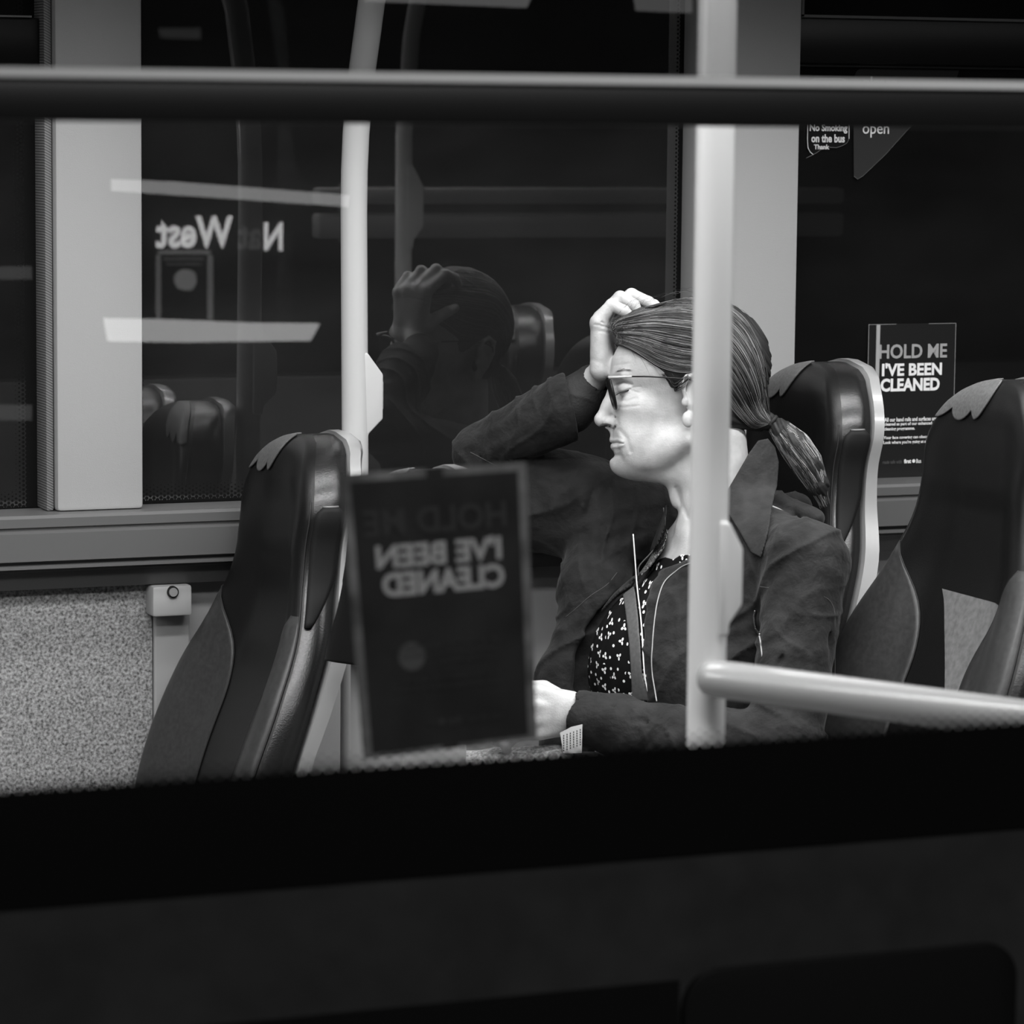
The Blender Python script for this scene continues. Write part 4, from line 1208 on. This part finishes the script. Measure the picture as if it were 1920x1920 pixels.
u_ = np.cross(d_, FWD); u_ /= np.linalg.norm(u_); v_ = np.cross(d_, u_)
mbt.tube([c0 + .0095 * (math.cos(a) * u_ + math.sin(a) * v_) for a in np.linspace(0, 2 * math.pi, 25)], .0035, 10, caps=False)
mbt.build('hair_tie', m_black, pw, smooth=True)
# lashes and brow
for s in S2:
    lines, rad = [], []
    for k in range(34):
        t = k / 33; p = np.array([1157 + 21 * t, 738.5 - 6.5 * t])
        z = zb_map(p[0], p[1]) + .5
        if np.isnan(z): continue
        a = Q(0, 0, 0) * 0 + np.array([p[0], p[1], z * s]); b = a + np.array([-5.5 + 3 * t, 3.2, 2.0 * s])
        lines.append(toworld(np.array([a, (a + b) / 2 + [-.3, .8, 0], b]))); rad.append(.0005)
    add_strands('eyelashes', lines, rad, m_black, pw)
    lines, rad = [], []
    for k in range(60):
        t = rng.random(); p = np.array([1152 + 26 * t, 699 - 3 * math.sin(t * 3) + rng.normal(0, 1.2)]); q_ = np.array([p, p + [3, -.6], p + [6, 0]])
        z = zb_map(q_[:, 0], q_[:, 1]) + .5
        if np.isnan(z).any(): continue
        lines.append(toworld(np.stack([q_[:, 0], q_[:, 1], z * s], 1))); rad.append(.0002)
    if lines: add_strands('eyebrow', lines, rad, strand_mat('brow_strands', .08, .3), pw)

# ---------------------------------------------------------------- glasses: a thing of their own, worn on the face
m_gl = mat('dark_glasses_frame', 0.006, 0.35, 0.3); m_gl2 = mat('pale_temple_front', 0.4, 0.3)
gc = toworld(np.array([Q(1146, 738, 0)]))[0]
ge = empty('glasses', gc, 'thin dark framed glasses with pale front temples, worn by the woman', 'glasses')
for s in S2:
    C_ = np.array([1145.0, 738, 37 * s]); ring = []
    for a in np.linspace(0, 2 * math.pi, 41):
        cz_, cy_ = math.cos(a), math.sin(a); pw_ = .82
        zz = 27 * np.sign(cz_) * abs(cz_) ** pw_; yy = 29 * np.sign(cy_) * abs(cy_) ** pw_
        ring.append(C_ + np.array([yy * .24 + abs(zz * s + 27) * .07 - 1, yy, zz]))
    W3 = toworld(np.array(ring)); mb = MB(); mb.tube(W3, [.0021] * 41, 10, caps=False); rim = mb.build('rim', m_gl, ge, smooth=True)
    V = list(W3[:-1]); c = W3[:-1].mean(0); V.append(c)
    mesh('lens', V, [(i, (i + 1) % 40, 40) for i in range(40)], glass_mat('lens_glass', .95, .05), ge)
    mb = MB(); P = [np.array([1140, 709, 62 * s]), Q(1143, 708, 70 * s), Q(1160, 707, 78 * s), Q(1185, 706, 85 * s)]; mb.tube(toworld(np.array(P)), [.0018, .0021, .0018, .0012], 10)
    mb.build('temple_front', m_gl2, ge, smooth=True)
    mb = MB(); P = [Q(1185, 706, 85 * s), Q(1215, 706, 92 * s), Q(1250, 708, 101 * s), Q(1292, 711, 106 * s), Q(1318, 722, 106 * s), Q(1330, 750, 102 * s)]; mb.tube(toworld(np.array(P)), .0010, 10)
    mb.build('temple', m_gl, ge, smooth=True)
mb = MB(); mb.tube(toworld(np.array([[1142, 728, 12], [1138, 724, 5], [1138, 724, -5], [1142, 728, -12]])), .0014, 10); mb.build('bridge', m_gl, ge, smooth=True)

# ---------------------------------------------------------------- clothes
def folds(P, a=1.0, seed=0):
    """soft ridged creases, three directions with warped phase"""
    x, y, z = P[:, 0], P[:, 1], P[:, 2]
    w1 = 9 * np.sin(.021 * x + .013 * y + seed) + 7 * np.sin(.034 * y - .017 * z + 1 + seed)
    r1 = 1 - np.abs(np.sin((.55 * x + .8 * y + .3 * z + w1 * 2.2) * .034 + seed))
    r2 = 1 - np.abs(np.sin((.9 * x - .5 * y + .2 * z + w1 * 3) * .047 + 2 * seed))
    r3 = np.sin((x * .3 + y + z * .6 + w1 * 2) * .11)
    m_ = .5 + .5 * np.sin(.012 * x + .016 * y + .01 * z + 2.1 * seed)
    return -a * (5.0 * r1 ** 3 * m_ + 3.6 * r2 ** 3 * (1 - m_) + .7 * r3)


jack = Field()
jack.u(ell(Q(1392, 1112, 0), (158, 240, 172), BUSR))
jack.u(ell(Q(1294, 1270, 0), (188, 234, 212), BUSR), 55)
jack.u(ell(Q(1320, 1460, 0), (205, 262, 100), BUSR), 50)
jack.u(cap(Q(1415, 1040, 60), Q(1512, 1056, 232), 74, 75), 40)
jack.u(cap(Q(1385, 1010, -40), Q(1290, 1015, -250), 64, 76), 40)
jack.u(cap(Q(1512, 1056, 232), Q(1470, 1405, 335), 74, 66), 22)               # left sleeve
jack.u(cap(Q(1290, 1010, -250), Q(1080, 945, -235), 84, 96), 40)               # right sleeve, hanging full
jack.u(cap(Q(1080, 945, -235), Q(905, 850, -215), 92, 52), 30)
jack.u(cap(Q(1000, 960, -240), Q(1105, 985, -230), 78, 66), 20)
jack.u(cap(Q(898, 846, -212), Q(1070, 762, -105), 50, 66), 20)
jack.u(cap(Q(1150, 1010, -190), Q(1100, 1100, -150), 70, 56), 40)              # far front hanging out under the arm
jack.u(cap(Q(1120, 1090, -140), Q(1062, 1270, -120), 52, 50), 36)
jack.u(cap(Q(1062, 1270, -120), Q(1060, 1420, -100), 50, 50), 30)
jack.u(cap(Q(1452, 940, 10), Q(1530, 972, 30), 20, 17), 12)                    # bunched hood behind the neck
jack.u(cap(Q(1440, 950, -40), Q(1500, 945, -60), 22, 20), 14)
jall = Field(); jall.ops = list(jack.ops) + [('d', lambda P: folds(P, 1.35, .7), 0), ('u', cap(Q(1470, 1405, 335), Q(1240, 1385, 300), 66, 60), 26), ('u', cap(Q(1240, 1385, 300), Q(1092, 1346, 256), 60, 50), 22)]
OPEN = [(1243, 880), (1247, 930), (1249, 962), (1240, 1012), (1222, 1040), (1198, 1066), (1186, 1100), (1160, 1118), (1125, 1150), (1096, 1195), (1080, 1240), (1078, 1300), (1100, 1345), (1222, 1345), (1211, 1290), (1205, 1230),
        (1207, 1175), (1213, 1130), (1226, 1095), (1248, 1070), (1290, 1052), (1335, 1035), (1350, 990), (1358, 940), (1385, 890), (1440, 850), (1440, 800), (1243, 800)]
po_ = poly2(OPEN, 110)
jack.c(lambda P: np.maximum(po_(P), -100 - P[:, 2]), 5)
jack.u(cap(Q(1470, 1405, 335), Q(1240, 1385, 300), 66, 60), 26)
jack.u(cap(Q(1240, 1385, 300), Q(1092, 1346, 256), 60, 50), 8)
# deliberate creases at elbow, shoulder and cuff
for a, b, r in ((Q(1030, 905, -125), Q(1045, 985, -130), 7), (Q(1080, 880, -130), Q(1062, 960, -128), 8), (Q(1005, 890, -140), Q(1012, 960, -140), 6), (Q(1120, 900, -140), Q(1088, 1000, -128), 8),
                (Q(1420, 1040, 150), Q(1490, 1010, 190), 5), (Q(1540, 1090, 290), Q(1560, 1230, 320), 8), (Q(1500, 1160, 320), Q(1455, 1260, 355), 7), (Q(1440, 1150, 250), Q(1400, 1230, 300), 6),
                (Q(1108, 1300, 290), Q(1125, 1372, 306), 6), (Q(1150, 1325, 308), Q(1165, 1390, 320), 5), (Q(1200, 1350, 340), Q(1290, 1390, 360), 6), (Q(905, 855, -160), Q(985, 862, -150), 8),
                (Q(1320, 1150, 200), Q(1300, 1290, 210), 7)):
    jack.c(cap(a, b, r * .45, r * .3), r * 1.6)
jack.d(lambda P: folds(P, 1.35, .7) - .8 * np.abs(np.sin(P[:, 0] * .09 + 2.5 * np.sin(P[:, 1] * .03 + P[:, 2] * .02))) * np.sin(P[:, 1] * .055 + P[:, 0] * .02))
jack.c(poly2([(1054, 640), (1056, 690), (1074, 760), (1090, 845), (1180, 860), (1180, 640)], -90), 5)
jack.c(cap(Q(1066, 762, -110), Q(1130, 730, -60), 52, 46), 5)
jack.c(cap(Q(1092, 1346, 256), Q(1040, 1336, 256), 44, 44), 3)                 # cuff mouths
pc_ = poly2([(1061, 1270), (1062, 1300), (1057, 1350), (1052, 1410), (900, 1410), (900, 1270)], 256)
jack.c(lambda P: np.maximum(pc_(P), 150 - P[:, 2]), 4)
jk = bpy.data.materials.new('dark_jacket_cloth'); jk.use_nodes = True
_q = NT(jk); _b = jk.node_tree.nodes['Principled BSDF']; _b.inputs['Base Color'].default_value = (.012, .012, .012, 1); _b.inputs['Roughness'].default_value = .72; _b.inputs['Sheen Weight'].default_value = .08
_b.inputs['Specular IOR Level'].default_value = .14
_tc = _q.node('ShaderNodeTexCoord'); _n = _q.node('ShaderNodeTexNoise'); _n.inputs['Scale'].default_value = 30; _n.inputs['Detail'].default_value = 5; _n.inputs['Distortion'].default_value = .15
_bp = _q.node('ShaderNodeBump'); _bp.inputs['Strength'].default_value = .8; _bp.inputs['Distance'].default_value = .009
jk.node_tree.links.new(_tc.outputs['Object'], _n.inputs['Vector']); jk.node_tree.links.new(_n.outputs['Fac'], _bp.inputs['Height']); jk.node_tree.links.new(_bp.outputs[0], _b.inputs['Normal'])
_r = _q.node('ShaderNodeMapRange'); _r.inputs[1].default_value = .3; _r.inputs[2].default_value = .7; _r.inputs[3].default_value = .008; _r.inputs[4].default_value = .024
jk.node_tree.links.new(_n.outputs['Fac'], _r.inputs[0]); jk.node_tree.links.new(_r.outputs[0], _b.inputs['Base Color'])
job = field_mesh('jacket', jack, [(820, 1640), (650, 1560), (-380, 430)], [(840, 1620), (660, 1420), (-300, 425)], 4.2, 9, jk, pw)
inner = Field(); inner.u(cap(Q(1066, 762, -112), Q(1112, 724, -98), 54, 40)); inner.d(lambda P: folds(P, .7, 2.2)); inner.c(cap(Q(1118, 714, -84), Q(1150, 690, -60), 27, 27), 3)
field_mesh('inner_cuff', inner, [(990, 1180), (650, 840), (-190, 0)], [(1000, 1170), (655, 835), (-180, -10)], 3, 4, mat('black_knit_cuff', .012, .7, bump=(300, .4)), job)

# blouse with small flowers and dots
bl_ = Field()
bl_.u(ell(Q(1392, 1110, 0), (154, 222, 172), BUSR)).u(ell(Q(1283, 1258, 0), (172, 214, 176), BUSR), 55).u(ell(Q(1300, 1440, 0), (190, 240, 110), BUSR), 50)
blw = Field(); blw.ops = list(bl_.ops)
blw.d(lambda P: -1.6 * np.sin(P[:, 2] * .11 + P[:, 1] * .02) * np.clip((P[:, 1] - 1040) / 150, .2, 1) - 1.3 * np.sin(P[:, 0] * .12 + P[:, 1] * .05))
blw.i(poly2([(960, 1700), (960, 1100), (1180, 1072), (1206, 1066), (1222, 1050), (1238, 1052), (1252, 1046), (1266, 1050), (1280, 1040), (1300, 1040), (1360, 1030), (1420, 1060), (1640, 1120), (1640, 1700)], 120), 3)
bm_ = bpy.data.materials.new('black_blouse_with_white_flowers'); bm_.use_nodes = True
_q = NT(bm_); t_ = bm_.node_tree; _b = t_.nodes['Principled BSDF']; _b.inputs['Roughness'].default_value = .7; _b.inputs['Specular IOR Level'].default_value = .2
_g = _q.node('ShaderNodeTexCoord'); _sx = _q.node('ShaderNodeSeparateXYZ'); t_.links.new(_g.outputs['Object'], _sx.inputs[0])
_m = _q.node('ShaderNodeCombineXYZ'); t_.links.new(_q.ma('SUBTRACT', _q.ma('MULTIPLY', _sx.outputs[0], .75), _q.ma('MULTIPLY', _sx.outputs[1], .7)), _m.inputs[0]); t_.links.new(_sx.outputs[2], _m.inputs[1])
def vor(scale, rnd):
    v = _q.node('ShaderNodeTexVoronoi', voronoi_dimensions='2D'); v.inputs['Scale'].default_value = scale; v.inputs['Randomness'].default_value = rnd; t_.links.new(_m.outputs[0], v.inputs['Vector']); return v
v1 = vor(46, .5)
# flowers: three petals around each cell centre
sub = _q.node('ShaderNodeVectorMath', operation='SUBTRACT'); 
t_.links.new(_m.outputs[0], sub.inputs[0]); t_.links.new(v1.outputs['Position'], sub.inputs[1])
sx = _q.node('ShaderNodeSeparateXYZ'); t_.links.new(sub.outputs[0], sx.inputs[0])
ang = _q.ma('ARCTAN2', sx.outputs[1], sx.outputs[0]); rot = _q.ma('ADD', _q.ma('MULTIPLY', ang, 3.0), _q.ma('MULTIPLY', v1.outputs['Color'], 6.0))
pet = _q.ma('ADD', .155, _q.ma('MULTIPLY', _q.ma('COSINE', rot), .085))
flower = _q.ma('MULTIPLY', _q.ma('LESS_THAN', v1.outputs['Distance'], pet), _q.ma('GREATER_THAN', v1.outputs['Distance'], .045))
v3 = vor(66, .6)
dot = _q.ma('LESS_THAN', v3.outputs['Distance'], .13); dot = _q.ma('MULTIPLY', dot, _q.ma('GREATER_THAN', v1.outputs['Distance'], .36))
tot = _q.ma('MAXIMUM', flower, dot); colr = _q.node('ShaderNodeMapRange'); colr.inputs[3].default_value = .003; colr.inputs[4].default_value = .85
t_.links.new(tot, colr.inputs[0]); t_.links.new(colr.outputs[0], _b.inputs['Base Color'])
field_mesh('blouse', blw, [(980, 1640), (1020, 1600), (-300, 300)], [(1060, 1400), (1030, 1360), (-140, 260)], 3.2, 9, bm_, pw)


def shellf(base, off, th, poly, zlo=-1e3, zhi=1e3, warp=None):
    F = Field(); pf = poly2(poly[0], poly[1])
    F.u(lambda P: np.maximum(np.maximum(np.abs(base(P) - off) - th, pf(P)), np.maximum(zlo - P[:, 2], P[:, 2] - zhi)))
    F.d(lambda P: -.5 * np.ones(len(P)))
    return F


# collar leaf on the street side
cs = Field(); cs.u(cap(Q(1374, 850, 0), Q(1398, 1000, 0), 86, 104)).u(cap(Q(1415, 1040, 60), Q(1512, 1056, 232), 68, 74), 60).u(ell(Q(1392, 1112, 0), (160, 242, 176), BUSR), 60)
COLL = [(1406, 850), (1424, 826), (1443, 822), (1457, 838), (1464, 866), (1459, 910), (1440, 965), (1424, 1018), (1416, 1042), (1400, 1034), (1384, 1000), (1366, 965), (1350, 945), (1362, 925)]
m_col = mat('dark_collar_cloth', .024, .7, .15, noise=(60, .018, .032), bump=(220, .4))
field_mesh('collar', shellf(cs, 5, 3.0, (COLL, 110), 5), [(1330, 1490), (800, 1065), (0, 260)], [(1335, 1485), (805, 1060), (5, 250)], 2.2, 3, m_col, job)
cs2 = Field(); cs2.u(cap(Q(1352, 860, 0), Q(1365, 1000, 0), 88, 108)).u(ell(Q(1392, 1112, 0), (160, 242, 176), BUSR), 60)
COLF = [(1232, 900), (1243, 905), (1250, 945), (1246, 985), (1232, 1022), (1206, 1052), (1190, 1064), (1187, 1005), (1196, 960), (1212, 920)]
field_mesh('far_collar', shellf(cs2, 4, 5.0, (COLF, 0), -170, 60), [(1160, 1280), (880, 1085), (-180, 70)], [(1165, 1275), (885, 1080), (-175, 65)], 2.6, 3, m_col, job)
# grey front placket with a white piping, and its neighbour's zip edge
PL = [(1184, 1062), (1191, 1069), (1197, 1162), (1202, 1260), (1216, 1312), (1186, 1312), (1180, 1200), (1172, 1110), (1160, 1085)]
field_mesh('placket', shellf(bl_, 7, 2.4, (PL, 150), 20), [(1150, 1240), (1040, 1330), (20, 300)], [(1155, 1235), (1045, 1325), (25, 290)], 2.4, 3, mat('grey_lining', .075, .7, noise=(200, .06, .09)), job)


def drape(name, pts, F, off, r, m, parent, z0=320, n=50, zdef=None):
    C = curve2(pts, n); z = ray_z(F, C[:, 0], C[:, 1], z0, -260, 150)
    L = [i for i in range(len(z)) if not np.isnan(z[i])]
    zz = np.interp(np.arange(len(z)), L, z[L]) + off if L else np.full(len(z), zdef or 0.0)
    zz = np.convolve(np.pad(zz, 3, mode='edge'), np.ones(7) / 7, 'valid')
    return MB().tube(toworld(np.stack([C[:, 0], C[:, 1], zz], 1)), r, 8).build(name, m, parent, smooth=True)


m_pipe = mat('white_piping', .7, .5); m_zip = mat('pale_zip', .28, .35)
drape('piping', [(1186, 1001), (1191, 1069), (1197, 1162), (1202, 1260), (1216, 1312)], bl_, 14, .0010, m_pipe, job)
drape('zip_edge', [(1302, 1050), (1278, 1058), (1262, 1069), (1240, 1090), (1227, 1124), (1220, 1162), (1216, 1200), (1214, 1240), (1220, 1300)], jall, 1.5, .0009, m_zip, job)
drape('zip_edge', [(1244, 952), (1246, 975), (1240, 1000), (1225, 1031), (1199, 1061), (1197, 1080)], bl_, 10, .0010, mat('dark_zip_tape', .06, .5), job)
drape('seam_line', [(1405, 1094), (1460, 1100), (1510, 1108), (1533, 1128), (1537, 1170), (1538, 1260)], jall, .6, .00028, mat('seam_grey', .10, .6), job)
drape('seam_line', [(1062, 1160), (1085, 1140), (1110, 1118), (1140, 1098), (1160, 1075)], jall, .6, .00028, mat('seam_grey', .10, .6), job)
drape('seam_line', [(880, 845), (912, 862), (945, 880)], jall, .3, .00028, mat('seam_grey', .10, .6), job)
drape('zip_edge', [(1402, 1180), (1405, 1210), (1407, 1245)], jall, .5, .0011, m_zip, job)
zp = drape('zip_pull', [(1400, 1138), (1398, 1150), (1400, 1166), (1403, 1180)], jall, 2.5, .0019, mat('zip_metal', .35, .25, metal=1.0), job)
# lanyard: dark ribbon with pale marks along the far collar
lan = Field(); pf_ = poly2([(1249, 958), (1247, 990), (1236, 1022), (1216, 1048), (1200, 1064), (1204, 1082), (1226, 1058), (1246, 1030), (1256, 998), (1256, 962)], 60)
lan.u(lambda P: np.maximum(np.maximum(np.abs(bl_(P) - 10) - 2.2, pf_(P)), -100 - P[:, 2]))
lm = bpy.data.materials.new('printed_ribbon'); lm.use_nodes = True; _q = NT(lm); _b = lm.node_tree.nodes['Principled BSDF']; _tc = _q.node('ShaderNodeTexCoord'); _n = _q.node('ShaderNodeTexNoise'); _n.inputs['Scale'].default_value = 420
lm.node_tree.links.new(_tc.outputs['Object'], _n.inputs['Vector']); _r = _q.node('ShaderNodeMapRange'); _r.inputs[1].default_value = .55; _r.inputs[2].default_value = .6; _r.inputs[3].default_value = .02; _r.inputs[4].default_value = .55
lm.node_tree.links.new(_n.outputs['Fac'], _r.inputs[0]); lm.node_tree.links.new(_r.outputs[0], _b.inputs['Base Color'])
try: field_mesh('neck_ribbon', lan, [(1185, 1270), (945, 1095), (-100, 230)], [(1190, 1265), (950, 1090), (-90, 225)], 2.2, 3, lm, pw)
except ValueError: pass
# trousers
tro = Field(); tro.u(ell(Q(1330, 1470, 0), (185, 240, 88), BUSR))
for s in S2:
    K_ = Q(765, 1505, 130 * s + 40); H_ = Q(1300, 1500, 130 * s); Fo = Q(800, 2030, 130 * s + 40)
    tro.u(cap(H_, K_, 100, 78), 30); tro.u(cap(K_, Fo, 74, 56), 30)
tro.i(lambda P: 1400 - P[:, 1])
field_mesh('trousers', tro, [(560, 1640), (1390, 2100), (-330, 330)], [(700, 1300), (1400, 1500), (-200, 200)], 12, 18, mat('dark_trousers', .02, .8), pw)
# shoes
for s in S2:
    mbs = Field(); mbs.u(cap(Q(805, 2075, 130 * s + 40), Q(715, 2092, 130 * s + 40), 48, 34), 10); mbs.i(lambda P: P @ AZ * -1 - (Q(700, 2122, 0) @ AZ * -1))
    field_mesh('shoe', mbs, [(560, 850), (1980, 2160), (130 * s - 40, 130 * s + 120)], [(600, 820), (2000, 2150), (130 * s - 20, 130 * s + 100)], 8, 10, m_black, pw)

# pale speckled bag on her lap and a folded ticket
bagf = Field(); bagf.u(cap(Q(775, 1458, 190), Q(1040, 1440, 240), 42, 42)).u(cap(Q(785, 1475, 130), Q(1040, 1460, 170), 40, 40), 40); bagf.d(lambda P: folds(P, .8, 1.3)); 
bo = field_mesh('bag', bagf, [(640, 1110), (1370, 1540), (90, 300)], [(650, 1100), (1380, 1530), (100, 295)], 4, 6, mat('pale_speckled_cloth', .3, .8, .2, noise=(260, .2, .65)), None, base=toworld(np.array([Q(880, 1505, 200)]))[0])
tag(bo, 'pale speckled cloth bag on the lap under her left hand', 'bag')
tk = [Q(1050, 1374, 318), Q(1071, 1363, 318), Q(1092, 1358, 316), Q(1091, 1412, 316), Q(1056, 1412, 318)]
te = empty('ticket', toworld(np.array([Q(1072, 1405, 316)]))[0], 'small printed paper ticket sticking out by the left cuff', 'ticket')
F3 = toworld(np.array(tk)); Bk = toworld(np.array([p - np.array([0, 0, 1.5]) for p in tk])); n = 5
mesh('paper', list(F3) + list(Bk), [tuple(range(n)), tuple(range(n, 2 * n))[::-1]] + [(i, (i + 1) % n, n + (i + 1) % n, n + i) for i in range(n)], mat('thermal_paper', .5, .7), te, smooth=False)
mb = MB()
for k in range(6):
    x = 1056 + 6.2 * k; y0_ = 1378 - 2.2 * k
    for j in range(7):
        y = y0_ + j * 4.6; q4 = toworld(np.array([[*Q(x, y, 318.5)[:2], 318.6], [*Q(x + 2, y, 318.5)[:2], 318.6], [*Q(x + 2, y + 3.0, 318.5)[:2], 318.6], [*Q(x, y + 3.0, 318.5)[:2], 318.6]])); mb.add(q4, [(0, 1, 2, 3)])
mb.build('printing', mat('ticket_ink', .04, .8), te)
